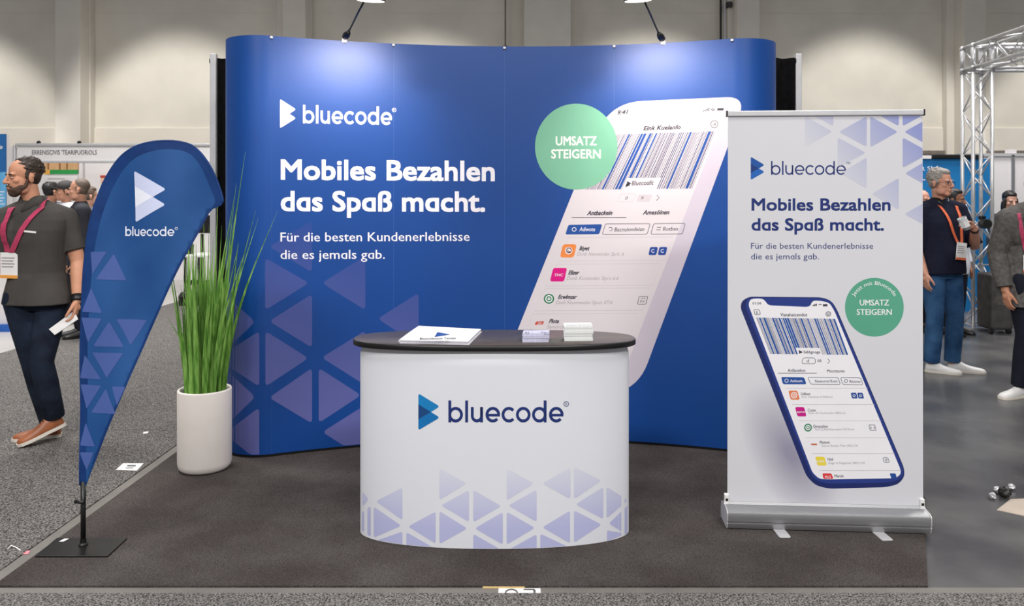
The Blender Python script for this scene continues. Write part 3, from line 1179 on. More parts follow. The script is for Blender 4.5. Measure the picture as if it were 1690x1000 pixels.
def roll_surf(px, py, lift):
    k = (px - CX) / F
    # plane through RA with normal RN
    d = Vector((k, 1, 0))
    y = RN.dot(RA) / RN.dot(d)
    return Vector((k * y, y, EYE - (py - HY) / F * y)) + RN * lift


M['cassette'] = mat('cassette_aluminium', (150, 150, 152), 0.42, metal=0.6, var=0.05, scale=20, stretch=(1, 30, 30))
M['banner'] = mat('banner_film', (213, 213, 218), 0.42, var=0.01, scale=2, spec=0.4)
rollup = thing('roll_up_banner', 'white roll-up banner stand with tilted blue phone picture, right of the counter', 'banner stand',
               ((RA.x + RB.x) / 2, (RA.y + RB.y) / 2, 0.014))
sx0, sx1 = 1200.5, 1523.5
c = [roll_surf(sx0, 842, 0), roll_surf(sx1, 846, 0), roll_surf(sx1 - 1, 186, 0), roll_surf(sx0 + 1, 186, 0)]
MB().rings([c, [p - RN * 0.0015 for p in c]]).build('banner_sheet', M['banner'], rollup)


def roll_box(mb, a, b_, z0, z1, f, bk):
    """box along the banner from px a to b, z0..z1, f in front of and bk behind the sheet"""
    pa, pb = roll_surf(a, 600, 0), roll_surf(b_, 600, 0)
    pa.z = pb.z = 0
    vs = [pa + RN * f, pb + RN * f, pb - RN * bk, pa - RN * bk]
    return mb.rings([[v + Vector((0, 0, z0)) for v in vs], [v + Vector((0, 0, z1)) for v in vs]])


zt = roll_surf(1360, 182, 0).z
roll_box(MB(), 1200, 1524, zt - 0.026, zt, 0.009, 0.009).build('top_rail', M['alu_light'], rollup, bevel=0.004)
for a, b_ in ((1198.5, 1200.5), (1523.5, 1525.5)):
    roll_box(MB(), a, b_, zt - 0.028, zt + 0.001, 0.011, 0.011).build('rail_end_cap', M['black'], rollup, bevel=0.001)
# cassette: extruded aluminium section
zt2 = 0.118
sec = [(-0.066, 0.018), (-0.070, 0.026), (-0.074, 0.040), (-0.0745, 0.044), (-0.070, 0.047), (-0.070, 0.050), (-0.0765, 0.053), (-0.0775, 0.070), (-0.0765, 0.088), (-0.074, 0.094),
       (-0.058, 0.103), (-0.012, 0.108), (-0.004, 0.118), (0.004, 0.118), (0.02, 0.106), (0.06, 0.094), (0.072, 0.06), (0.07, 0.018)]
mb = MB()
pa, pb = roll_surf(1194.5, 600, 0), roll_surf(1525.5, 600, 0)
pa.z = pb.z = 0
ra = [[p - RN * d_ + Vector((0, 0, z_)) for d_, z_ in sec] for p in (pa + RD * .004, pb - RD * .004)]
mb.rings(ra).build('cassette', M['cassette'], rollup, angle=30)
for p, s in ((pa, 1), (pb, -1)):
    q = [(d_ * 1.03, z_ + (0.0015 if z_ > .03 else 0)) for d_, z_ in sec]
    MB().rings([[p - RN * d_ + Vector((0, 0, z_)) for d_, z_ in q], [p + RD * (0.004 * s) - RN * d_ + Vector((0, 0, z_)) for d_, z_ in q]]).build('cassette_end', M['alu_light'], rollup)
    m0 = MB()
    e = p + RD * (0.012 * s)
    vs = [e + RD * -0.010 + RN * 0.012, e + RD * 0.010 + RN * 0.012, e + RD * 0.010 - RN * 0.012, e - RD * 0.010 - RN * 0.012]
    m0.rings([[v + Vector((0, 0, 0.10)) for v in vs], [v + Vector((0, 0, 0.152)) for v in vs]]).build('end_lug', M['white_plastic'], rollup, bevel=0.003)
    vs = [e - RD * 0.006 + RN * 0.0128, e + RD * 0.006 + RN * 0.0128, e + RD * 0.006 + RN * 0.011, e - RD * 0.006 + RN * 0.011]
    MB().rings([[v + Vector((0, 0, 0.122)) for v in vs], [v + Vector((0, 0, 0.134)) for v in vs]]).build('lug_slot', M['black'], rollup)
for px in (1278, 1438):
    p = roll_surf(px, 600, 0)
    p.z = 0
    d2 = (RN + RD * 0.07 * (1 if px < 1300 else 1.5)).normalized()
    s2 = Vector((-d2.y, d2.x, 0))
    o_ = [(-0.026, -0.07), (0.026, -0.07), (0.026, 0.142), (0.021, 0.15), (-0.021, 0.15), (-0.026, 0.142)]
    MB().rings([[p + s2 * a + d2 * b_ + Vector((0, 0, z_)) for a, b_ in o_] for z_ in (0.0145, 0.0185)]).build('foot', M['alu_light'], rollup, bevel=0.001)
# pole behind
p = roll_surf(1361, 600, 0)
MB().tube([(p.x, p.y + 0.02, 0.1), (p.x, p.y + 0.02, zt - 0.01)], 0.008, 10).build('support_pole', M['alu'], rollup, smooth=True)

M['r_navy'] = mat('banner_navy', (26, 46, 112), 0.42, var=0.03)
M['r_blue'] = mat('banner_blue', (30, 96, 178), 0.42, var=0.03)
M['r_blue2'] = mat('banner_mid_blue', (22, 80, 156), 0.42, var=0.03)
M['r_deep'] = mat('banner_deep_blue', (14, 52, 118), 0.42, var=0.03)
up, lo, ov = mark_art(1239, 1262, 258.5, 297, 3.5)
u = up.put('logo_mark', roll_surf, L1, M['r_blue2'], rollup)
lo.put('lower_fold', roll_surf, L1 + .0001, M['r_blue'], u)
ov.put('overlap_fold', roll_surf, L1 + .0002, M['r_deep'], u)
w = word_art(1272.5, 1396, 288.5, 16, 0.155)
w.text('TM', 1396.5, 1403, 271, 3.6, bold=.02).put('logo_word', roll_surf, L1, M['r_navy'], rollup)
for s_, x0, x1, y0 in (('Mobiles Bezahlen', 1241, 1469, 347), ('dɑs Spɑß mɑcht.', 1241, 1458, 380)):
    Art().text(s_, x0, x1, y0, 19.2, res=3, fat=.034).put('headline', roll_surf, L1, M['r_navy'], rollup)
for s_, x0, x1, y0 in (('Für die besten Kundenerlebnisse', 1239.5, 1441, 410.5), ('die es jemɑls gɑb.', 1239.5, 1351.5, 428)):
    Art().text(s_, x0, x1, y0, 9.8).put('tagline', roll_surf, L1, M['r_navy'], rollup)
A = Art()
for t in ((1437.6, 194, 241, 1479, 217.6), (1429, 194, 240, 1387, 217.6), (1384, 229, 274, 1426, 252), (1429, 262, 309, 1390, 285.5), (1491, 229, 275, 1533, 252),
          (1537, 194, 241, 1495, 217.6), (1537, 262, 309, 1496, 286), (1482, 296, 344, 1441, 320), (1537, 330, 376, 1495, 353), (1482, 160, 206, 1441, 183),
          (1491, 160, 206, 1533, 183), (1374, 160, 206, 1332, 183), (1330, 194, 240, 1371, 217)):
    q = tri(*t, r=4.5, grow=1.1)
    q = clip(clip(q, 1, 0, 1522.3), 0, -1, -191.5)
    A.poly(q)
orr = ORIGIN[rollup.name]
A.put('triangle_pattern', roll_surf, L1, fade_mat('banner_lilac_print', (142, 150, 200), (213, 213, 218), roll_surf(1515, 215, 0) - orr, roll_surf(1385, 320, 0) - orr, 0.42, 0.4), rollup)
badge = Art().poly(circle(1443, 507, 48.5, 48.5, 64)).put('round_badge', roll_surf, L1, mat('green_print', (88, 164, 136), 0.42, var=0.02), rollup)
Art().text('UMSATZ', 1419, 1467, 504, 9.4, fat=.02).put('badge_text', roll_surf, L2, M['pop_white'], badge)
Art().text('STEIGERN', 1414, 1471.5, 519.5, 9.4, fat=.02).put('badge_text', roll_surf, L2, M['pop_white'], badge)
Art().arctext('Jetzt mit Bluecode', 1443, 507, 37, -152, -29, 6.0, 0.0).put('badge_motto', roll_surf, L2, M['pop_white'], badge)

# phone picture on the banner, with its soft grey shadow put into the print's colour
M['case'] = mat('phone_case_print', (38, 58, 132), 0.42, var=0.04, scale=5)
M['case_edge'] = mat('phone_case_edge_print', (26, 40, 100), 0.42, var=0.04, scale=5)
M['screen'] = mat('screen_print', (240, 238, 242), 0.42, var=0.01)
g = bpy.data.materials.new('printed_phone_shadow')
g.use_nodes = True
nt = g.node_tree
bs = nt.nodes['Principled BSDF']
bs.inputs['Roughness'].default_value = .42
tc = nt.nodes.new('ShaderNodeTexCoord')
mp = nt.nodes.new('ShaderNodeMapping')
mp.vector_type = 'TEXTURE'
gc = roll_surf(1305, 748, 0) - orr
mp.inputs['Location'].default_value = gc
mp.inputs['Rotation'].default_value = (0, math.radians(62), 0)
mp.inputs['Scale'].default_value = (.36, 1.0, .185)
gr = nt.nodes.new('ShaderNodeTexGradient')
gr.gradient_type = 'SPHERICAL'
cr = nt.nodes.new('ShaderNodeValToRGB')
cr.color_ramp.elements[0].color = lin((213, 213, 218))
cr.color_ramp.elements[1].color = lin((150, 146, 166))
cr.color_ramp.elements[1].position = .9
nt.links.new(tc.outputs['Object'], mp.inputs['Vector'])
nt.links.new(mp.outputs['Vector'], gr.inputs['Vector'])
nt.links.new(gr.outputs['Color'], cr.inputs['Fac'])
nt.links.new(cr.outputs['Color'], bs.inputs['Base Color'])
Art().rect(1203.5, 520, 1521, 836).put('phone_shadow_print', roll_surf, .00015, g, rollup)
outer = [(1222, 508), (1224, 497), (1236, 489.5), (1356, 490.5), (1372, 496), (1381, 510), (1492, 772), (1493, 786), (1483, 799), (1462, 804), (1368, 806.5), (1346, 801), (1331, 786)]
phone = Art().poly(roundpoly(outer, 9, 4)).put('phone_graphic', roll_surf, L1, M['case_edge'], rollup)
rim = [(1230, 505), (1232, 494), (1242, 490.5), (1357, 492), (1371, 497), (1380, 511), (1490.5, 773), (1491.5, 783), (1482, 793), (1460, 796.5), (1366, 798), (1348, 794), (1338, 782)]
Art().poly(roundpoly(rim, 8, 4)).put('phone_rim', roll_surf, L1 + .0001, M['case'], phone)
scr = [(1235, 503), (1238, 494), (1246, 492.5), (1260, 493), (1267, 502.5), (1272, 504), (1331, 506.5), (1337, 505), (1341, 496), (1356, 496.5), (1369, 500), (1377, 513),
       (1485.5, 773), (1487, 782), (1478, 789), (1366, 791), (1352, 790), (1341, 780)]
Art().poly(roundpoly(scr, 5, 3)).put('phone_screen', roll_surf, L1 + .0002, M['screen'], phone)
d, w = barcode_art((1248, 524), (1378, 526), (1271.5, 584), (1400, 585.5), 0.82, 0.36, 0.66, 11)
d.put('barcode', roll_surf, L3, M['navy_print'], phone)
w.put('barcode', roll_surf, L3, M['blue_print'], phone)
T = Art()
S = -0.3
T.text('01:04', 1242, 1256, 502.5, 4, bold=.02)
T.rect(1341, 504 - 1, 1343, 505).rect(1343.5, 502, 1345.5, 505).rect(1346, 501, 1348, 505).ring(1353.5, 505, 3, 1.2, a0=220, a1=320, n=6).rect(1358, 502, 1365.5, 505.5)
T.stroke(roundpoly([(1244, 511), (1253, 511), (1255, 519), (1246, 519)], 2), 0.9, True).text('5', 1247.5, 1251, 518, 4.5)
T.text('Vanaheicendut', 1288, 1332, 522, 5.6, bold=.02)
T.ring(1367, 518, 4, 1.0, ry=3.6).ring(1367, 518, 1.6, 0.9)
T.text('Sabbgooge', 1326, 1353.5, 583, 4.6, bold=.02).poly(roundpoly([(1318, 577.5), (1325, 581), (1319, 584)], .5))
T.stroke(roundpoly([(1325, 590.5), (1345, 590.5), (1346, 600), (1323, 600)], 4), 0.8, True).text('d', 1331, 1335, 598, 5).text('08', 1349, 1355.5, 597.5, 4.5).stroke([(1366, 592), (1369.5, 596), (1366, 599.5)], .9)
T.text('Anfässeken', 1300, 1329, 613.5, 5, bold=.012).text('Mocntoren', 1365, 1394, 614.5, 5, bold=.008).rect(1284, 615.3, 1348, 616.3)
T.stroke(roundpoly([(1333, 622.5), (1383, 623), (1387, 634.5), (1338, 634)], 3), 0.8, True).text('Nuwturmd Rotm', 1345, 1382, 631, 4.4, bold=.01)
T.stroke(roundpoly([(1387, 623), (1420, 623.5), (1424.5, 635), (1391, 634.5)], 3), 0.8, True).text('Rlutmu', 1402, 1420, 631.5, 4.4, bold=.01).ring(1396, 628.5, 2.6, .8)
for s_, x0, x1, y in (('Udlsen', 1322, 1337, 652), ('Cutes', 1333, 1346, 679), ('Qempzsbee', 1342, 1366, 705.5), ('Plotom', 1353, 1369, 732), ('Ydob', 1365, 1375, 760),
                      ('Mands', 1377, 1392, 787.5)):
    T.text(s_, x0, x1, y, 4.6, bold=.012)
T.stroke(roundpoly([(1434, 701), (1443.5, 701), (1446, 710), (1436, 710)], 1.5), .8, True).text('11', 1437, 1443, 708, 4)
T.stroke(roundpoly([(1457, 755), (1465, 755), (1468, 763), (1459, 763)], 2), .8, True).ring(1462.5, 759, 1.6, .8)
T.put('screen_text', roll_surf, L3, M['ink'], phone)
G = Art()
for s_, x0, x1, y in (('Etoe Vebndona N.0060.6.6', 1323, 1374, 656.5), ('Xute dis Noahvoelvn 0002.6.6', 1334, 1395, 683), ('Stsle.Q.Bdarthpovwkin IVO30.6.6', 1345, 1410, 710),
                      ('Suta at Bumpo Pwm 580.5.V6', 1356, 1415, 737), ('Sluge ut Negeoawl 3802.V.05', 1367, 1427, 765.5)):
    G.text(s_, x0, x1, y, 3.6)
R = Art()
for k, y in enumerate((640, 667, 694, 722, 748, 776)):
    R.rect(1296 + 11.2 * k, y, 1432 + 11 * k, y + .8)
G.put('screen_text', roll_surf, L3, M['grey_ink'], phone, label='pale grey lines of small text')
R.put('screen_rules', roll_surf, L3, M['pale_line'], phone)
btn = Art().poly(roundpoly([(1289, 622), (1327, 622.5), (1331, 634), (1292, 634)], 3)).put('button', roll_surf, L3, M['blue_print'], phone)
Art().text('Amloom', 1304, 1324, 630.5, 4.4, bold=.01).ring(1298, 628, 2.8, .9).put('button_text', roll_surf, L4, M['pop_white'], btn)
ic = icon(roll_surf, phone, [(1301, 644.5), (1316, 644.5), (1320, 659.5), (1305, 659.5)], (228, 130, 84), 3, L3)
Art().ring(1310.5, 652, 4.6, 1.3).ring(1310.5, 652, 2, 1.2).put('icon_sign', roll_surf, L4, M['pop_white'], ic)
ic = icon(roll_surf, phone, [(1312, 671.5), (1327, 671.5), (1331, 687), (1316, 687)], (200, 24, 134), 3, L3)
Art().text('spne', 1315, 1328, 681, 3.6, bold=.02).put('icon_sign', roll_surf, L4, M['pop_white'], ic)
ic = Art().poly(circle(1333.5, 705.5, 6.4, 6.6, 24)).put('app_icon', roll_surf, L3, mat('icon_print', (44, 128, 88), 0.42), phone)
Art().ring(1333.5, 705.5, 3.6, 1.4).ring(1333.5, 705.5, 1.1, 1.1).put('icon_sign', roll_surf, L4, M['pop_white'], ic)
ic = icon(roll_surf, phone, [(1338, 732), (1348, 732), (1349, 734.5), (1339, 734.5)], (196, 104, 62), 1, L3)
ic = icon(roll_surf, phone, [(1345, 753.5), (1360.5, 753.5), (1364.5, 768), (1349, 768)], (236, 214, 70), 3, L3)
Art().text('EVER', 1347, 1361, 763, 3.4, bold=.01).put('icon_sign', roll_surf, L4, M['screen'], ic)
ic = icon(roll_surf, phone, [(1357, 781), (1372, 781), (1375.5, 790), (1359, 790)], (222, 58, 62), 2.5, L3)
Art().text('VLG', 1361, 1371, 789, 4.2, bold=.02).put('icon_sign', roll_surf, L4, M['pop_white'], ic)
for x, y in ((1404, 648), (1414.5, 648)):
    ic = icon(roll_surf, phone, [(x, y), (x + 9, y), (x + 11.5, y + 9.5), (x + 2, y + 9.5)], (38, 74, 150), 2, L3)
    Art().ring(x + 5.6, y + 5, 1.8, .8).put('icon_sign', roll_surf, L4, M['pop_white'], ic)
ic = icon(roll_surf, phone, [(1468, 781), (1478, 781), (1480, 789), (1471, 789.5)], (38, 74, 150), 2, L3)

# ---------------------------------------------------------------- feather flag
YF = 3.42


def flag_surf(px, py, lift):
    X, Z = fx(px, YF), fz(py, YF)
    u_ = X + 1.9
    y = YF + 0.010 * math.sin(u_ * 15 + Z * 4) * min(1, u_ * 4 + 0.1) + 0.004 * math.sin(Z * 13 - u_ * 22)
    y += 0.05 * u_ * u_
    return Vector((X, y - lift, Z))


flag_out = [(131, 801), (131.5, 700), (132, 600), (133.5, 500), (136, 455), (140, 420), (147, 370), (156, 335), (168, 303), (183, 276), (200, 256), (222, 242),
            (246, 234), (268, 231), (288, 231.5), (310, 237), (328, 251), (343, 273), (354, 298), (362, 322), (363.5, 333), (361, 339), (347, 345)]
flag_in = [(142, 801), (143, 700), (145, 600), (147.5, 500), (151, 450), (155, 415), (163, 375), (172, 343), (184, 313), (198, 288), (215, 268), (235, 255),
           (256, 248), (272, 245.5), (286, 246), (304, 250), (319, 261), (331, 280), (340, 302), (348, 322), (351, 330), (350, 336), (345, 343)]


def smooth_line(p, k=3):
    out = []
    for i in range(len(p) - 1):
        p0, p1, p2, p3 = p[max(i - 1, 0)], p[i], p[i + 1], p[min(i + 2, len(p) - 1)]
        for j in range(k):
            t = j / k
            out.append(tuple(.5 * (2 * p1[q] + (p2[q] - p0[q]) * t + (2 * p0[q] - 5 * p1[q] + 4 * p2[q] - p3[q]) * t * t + (3 * p1[q] - p0[q] - 3 * p2[q] + p3[q]) * t ** 3)
                             for q in (0, 1)))
    return out + [p[-1]]


flag_out, flag_in = smooth_line(flag_out), smooth_line(flag_in)
right_edge = [(341, 352), (325, 384), (300, 433), (274, 487), (247, 545), (224, 600), (200, 660), (176, 715), (155, 767), (146, 790), (142, 801)]
M['sail'] = mat('flag_polyester', (26, 74, 134), 0.6, rgb2=(38, 86, 146), scale=3, detail=4, spec=0.3)
M['hem'] = mat('flag_sleeve', (6, 46, 104), 0.6, rgb2=(14, 58, 118), scale=8, detail=3, spec=0.3)
M['flag_tri'] = mat('flag_violet_print', (74, 96, 160), 0.6, var=0.03, spec=0.3)
M['flag_w'] = mat('flag_white_print', (236, 238, 250), 0.6, var=0.01)
M['flag_w2'] = mat('flag_pale_print', (206, 212, 240), 0.6, var=0.01)
flag = thing('feather_flag', 'blue feather flag with white logo on a black plate, left of the plant', 'flag', (fx(135, YF), YF, 0.014))
full = flag_out + right_edge[:-1] + [(142, 801)]
sail = Art().poly(full).put('sail', flag_surf, 0.0, M['sail'], flag, 9, 9)
md = sail.modifiers.new('thickness', 'SOLIDIFY')
md.thickness = 0.0015
md.offset = -1
for p in sail.data.polygons:
    p.use_smooth = True
H_ = Art()
n0 = len(flag_out)
for i in range(n0 - 1):
    H_.poly([flag_out[i], flag_out[i + 1], flag_in[i + 1], flag_in[i]])
re_in = [(x - 4.0, y - 1) for x, y in [(345, 345)] + right_edge[:-2]]
re_out = [(347, 345)] + right_edge[:-2]
for i in range(len(re_in) - 1):
    H_.poly([re_out[i], re_out[i + 1], re_in[i + 1], re_in[i]])
H_.put('sleeve', flag_surf, 0.0005, M['hem'], flag, 9, 9)
# bent pole in the sleeve shows as a rounded leading edge
pts = [flag_surf(x + 1.0 if i < 24 else x, y + (0 if i < 24 else 1.5), -0.004) for i, (x, y) in enumerate(flag_out[:-6])]
MB().tube(pts, 0.0055, 8).build('sleeve_pole', M['hem'], flag, smooth=True)
A = Art()
FT = [[(186, 419), (158, 461), (208, 463)], [(150, 415.5), (175, 415.5), (152, 453)], [(150, 475), (135, 514.5), (170, 516)], [(134.5, 524), (170, 525), (146.5, 565)],
      [(181, 530.5), (155, 571), (203.5, 573)], [(192, 526.5), (240, 529), (214, 570.5)], [(141, 585), (132.5, 624), (167, 626)], [(153, 581), (203, 583), (176.5, 623.5)],
      [(132.5, 634), (167, 636.5), (142, 675)], [(175.6, 641), (150, 681), (193, 682)], [(186, 637), (208, 637.5), (195, 668)], [(141, 697.5), (132.3, 735), (157.5, 736.5)],
      [(132, 746), (155, 746), (143.5, 776)]]
for t in FT:
    A.poly(roundpoly(t, 2.5, 3))
A.put('triangle_pattern', flag_surf, 0.0009, M['flag_tri'], flag, 9, 9)
up, lo, ov = mark_art(222.5, 274.5, 282, 367, 5)
u = up.put('logo_mark', flag_surf, 0.0005, M['flag_w2'], flag, 9, 9)
lo.put('lower_fold', flag_surf, 0.0007, M['flag_w2'], u, 9, 9)
ov.put('overlap_fold', flag_surf, 0.0009, M['flag_w'], u, 9, 9)
w = word_art(204.5, 287.5, 389.5, 11.2, 0.19)
w.ring(290.5, 377, 1.9, .7).put('logo_word', flag_surf, 0.0005, M['flag_w'], flag, 9, 9)
X = fx(136.5, YF)
MB().tube([(X, YF + 0.004, 0.03), (X, YF + 0.004, fz(795, YF))], 0.0105, 14).build('pole', M['black'], flag, smooth=True)
MB().tube([(X - 0.035, YF + 0.002, fz(828, YF)), (X + 0.010, YF - 0.006, fz(828, YF))], 0.008, 10).build('locking_pin', M['black'], flag, smooth=True)
MB().tube([(X + 0.013, YF - 0.004, fz(800, YF)), (X + 0.017, YF - 0.006, fz(812, YF)), (X + 0.013, YF - 0.006, fz(826, YF))], 0.0018, 6).build('cord', M['black'], flag, smooth=True)
bp = [(fx(58, 3.32), 3.32), (fx(178, 3.32), 3.32), (fx(210, 3.5), 3.5), (fx(94, 3.5), 3.5)]
MB().prism(bp, 0.0145, 0.0205).build('base_plate', M['blackmetal'], flag, bevel=0.001)
MB().lathe((X, YF + 0.004, 0.02), [(0.019, 0), (0.019, 0.006), (0.0125, 0.012), (0.0125, 0.03)], 16).build('pole_socket', M['black'], flag, smooth=False)
q = (fx(97, 3.46), 3.46)
MB().prism([(q[0], q[1]), (q[0] + .02, q[1]), (q[0] + .028, q[1] + .03), (q[0] + .008, q[1] + .03)], 0.0206, 0.0209).build('sticker', M['paper'], flag)

# ---------------------------------------------------------------- grass in a white pot
PX, PY = fx(338, 4.44), 4.44
plant = thing('potted_plant', 'tall green ornamental grass in a white cylinder pot, between flag and blue wall', 'plant', (PX, PY, 0.014))
MB().lathe((PX, PY, 0.0145), [(0.118, 0), (0.130, 0.004), (0.140, 0.016), (0.1445, 0.04), (0.1445, 0.44), (0.1425, 0.447), (0.137, 0.449), (0.131, 0.446), (0.129, 0.43), (0.129, 0.39), (0.05, 0.388)], 64).build(
    'pot', M['ceramic'], plant, angle=60)
MB().lathe((PX, PY, 0.40), [(0.128, 0.0), (0.128, 0.012), (0.06, 0.018)], 32).build('soil', M['soil'], plant)
rng = random.Random(21)
mb = MB()


def blade(base, tip, w, bow, twist):
    base, tip = Vector(base), Vector(tip)
    side = Vector((math.cos(twist), math.sin(twist), 0))
    n = 10
    out = Vector((tip.x - base.x, tip.y - base.y, 0))
    rs = []
    for i in range(n + 1):
        t = i / n
        p = base.lerp(tip, t)
        p = p - out * bow * math.sin(math.pi * t) * (1 - 0.35 * t)
        ww = w * (0.75 + 0.5 * math.sin(math.pi * min(1, t * 1.3))) * (1 - t ** 2.2) + 0.0004
        fold = Vector((-side.y, side.x, 0)) * ww * 0.35
        rs.append([p - side * ww, p + fold, p + side * ww, p + fold * 0.6 + Vector((0, 0, 0.0005))])
    mb.rings(rs)


TIPS = [(405, 250, .004), (390, 302, .003), (388, 320, .004), (390, 345, .003), (422, 347, .004), (427, 358, .004), (459, 346, .005), (394, 402, .0045), (383, 350, .004),
        (345, 372, .006), (332, 384, .006), (336, 362, .006), (323, 402, .006), (360, 330, .005), (366, 372, .006), (371, 415, .006), (352, 390, .006), (315, 425, .006),
        (302, 452, .006), (293, 480, .005), (297, 470, .006), (280, 530, .003), (274, 520, .003), (378, 390, .005), (400, 425, .005), (310, 440, .005)]
for px, py, w_ in TIPS:
    Y = PY + rng.uniform(-0.10, 0.08)
    tp = at(px, py, Y)
    f_ = (px - 338) / 100
    blade((PX + max(-.1, min(.1, f_ * .11)) + rng.uniform(-.02, .02), PY + rng.uniform(-.07, .07), 0.405), tp, w_ * 1.45, 0.22 if abs(f_) > .3 else .1, rng.uniform(-.5, .5))
for i in range(105):
    a, rr = rng.uniform(0, 6.28), 0.105 * math.sqrt(rng.random())
    bx, by = PX + rr * math.cos(a), PY + rr * math.sin(a)
    h = rng.uniform(0.45, 0.9)
    sp = rng.uniform(0.3, 1.0) * (h / 0.9)
    tx = bx + (bx - PX) * 0.9 * sp + rng.uniform(-.05, .06) + 0.02
    ty = min(by + (by - PY) * 0.6 * sp + rng.uniform(-.05, .02), 4.57)
    blade((bx, by, 0.405), (tx, ty, 0.405 + h), rng.uniform(.0075, .012), rng.uniform(-.05, .25), rng.uniform(-.7, .7))
mb.build('foliage', M['grass'], plant, angle=60)

# ---------------------------------------------------------------- litter and labels on the floor
Y = fy(774)
x = fx(191, fy(779))
q = [(fx(191, fy(779)), fy(779)), (fx(226, fy(780)), fy(780)), (fx(237, fy(768)), fy(768)), (fx(203, fy(768)), fy(768))]
t = tag(MB().prism(q, 0.0115, 0.0128).build('note_card', M['paper']), 'white card lying on the left aisle carpet by the strip', 'card')
Art().rect(210, 771.2, 224, 773.4).rect(208, 775, 221, 775.7).rect(207, 776.6, 219, 777.2).put('card_text', lambda a, b_, c_: Vector((fx(a, fy(b_)), fy(b_), 0.0133)), 0, M['ink'], None).parent = t
q = [(fx(236, fy(719)), fy(719)), (fx(244, fy(718)), fy(718)), (fx(245, fy(715)), fy(715)), (fx(237, fy(716)), fy(716))]
tag(MB().prism(q, 0.0115, 0.0135).build('paper_scrap', M['paper']), 'tiny white paper scrap on the left aisle carpet', 'scrap')
t = thing('luggage_tag', 'small pink tag with white string beside the floor strip', 'tag', (fx(40, 3.39), 3.39, 0.007))
MB().prism([(fx(32, fy(918)), fy(918)), (fx(46, fy(918)), fy(918)), (fx(50, fy(912)), fy(912)), (fx(36, fy(912)), fy(912))], 0.0085, 0.0095).build(
    'tag_card', mat('pink_card', (224, 128, 138), 0.6, var=0.2, scale=60), t)
MB().tube([(fx(34, fy(913)), fy(913), 0.0125), (fx(26, fy(909)), fy(909), 0.016), (fx(18, fy(907)), fy(907), 0.018), (fx(13, fy(911)), fy(911), 0.0135)], 0.0022, 6).build('string', M['paper'], t, smooth=True)
t = tag(MB().prism([(fx(822, 3.06), 2.985), (fx(892, 3.06), 2.985), (fx(892, 3.06), 3.066), (fx(823, 3.06), 3.066)], 0.0072, 0.0082).build('number_label', M['paper']),
        'white number label on the front floor strip, digits cut by the carpet edge', 'label')

def num_surf(px, py, lift):
    Y = (EYE - 0.0085) * F / (py - HY)
    return Vector((fx(px, Y), Y, 0.0085))


A = Art().ring(844, 978.8, 9.8, 2.6, ry=6.2, a0=180, a1=360, n=16)
A.rect(864, 971.6, 882, 973.8).poly([(880, 971.6), (884, 973.6), (884, 980), (880.5, 980)])
p = A.put('label_digits', num_surf, 0, mat('dark_grey_ink', (84, 82, 82), 0.6), None)
p.parent = t
tag(MB().prism([(fx(797, 3.094), 3.0665), (fx(866, 3.094), 3.068), (fx(866, 3.094), 3.0735), (fx(797, 3.094), 3.0745)], 0.007, 0.0115).build('wood_splint', mat('pale_wood', (206, 178, 122), 0.5, var=0.1)),
    'thin yellow wooden splint beside the number label', 'splint')
# metallic wrappers on the concrete at right
t = thing('crumpled_wrapper', 'crumpled silver foil wrapper on the concrete floor at right', 'litter', (fx(1655, fy(822)), fy(822), 0))
rng = random.Random(5)
for nm, px, py, r_, mm in (('foil_ball', 1638, 818, .018, 'chrome'), ('foil_ball', 1646, 808, .018, 'chrome'), ('foil_ball', 1669, 803, .017, 'chrome'), ('dark_wrap', 1658, 812, .03, 'black')):
    Yq = fy(py + r_ * F / fy(822))
    mb = MB().ell(at(px, py, Yq), (r_, r_, r_ * .9), None, 14, 9)
    mb.v = [v + Vector((rng.uniform(-1, 1), rng.uniform(-1, 1), rng.uniform(-.5, .5))) * r_ * .16 for v in mb.v]
    for v in mb.v:
        v.z = max(v.z, 0.001)
    mb.build(nm, M[mm], t)
tag(MB().prism([(fx(1645, fy(842)), fy(842)), (fx(1720, fy(858)), fy(858)), (fx(1725, fy(822)), fy(822)), (fx(1668, fy(824)), fy(824))], 0.0, 0.002).build('paper_sheet', mat('beige_paper', (176, 162, 148), 0.6, var=0.05)),
    'beige paper sheet lying on the concrete at the right edge', 'paper')

# ---------------------------------------------------------------- hall beyond the stand
# left: exhibition stands along the back
YB = 13.4
M['panel'] = mat('white_stand_panel', (226, 222, 222), 0.55, var=0.02, scale=3)
M['fascia'] = mat('fascia_board', (226, 223, 222), 0.5, var=0.02, scale=3)
M['wood'] = mat('light_wood_board', (196, 150, 106), 0.6, rgb2=(214, 172, 128), scale=6, detail=5, stretch=(8, 1, 1))
M['green'] = mat('green_board', (46, 148, 74), 0.5, var=0.05)
M['stand_blue'] = mat('stand_blue', (20, 112, 176), 0.5, rgb2=(26, 126, 190), scale=2)
M['base_blue'] = mat('royal_blue_plinth', (32, 92, 176), 0.5, var=0.05)

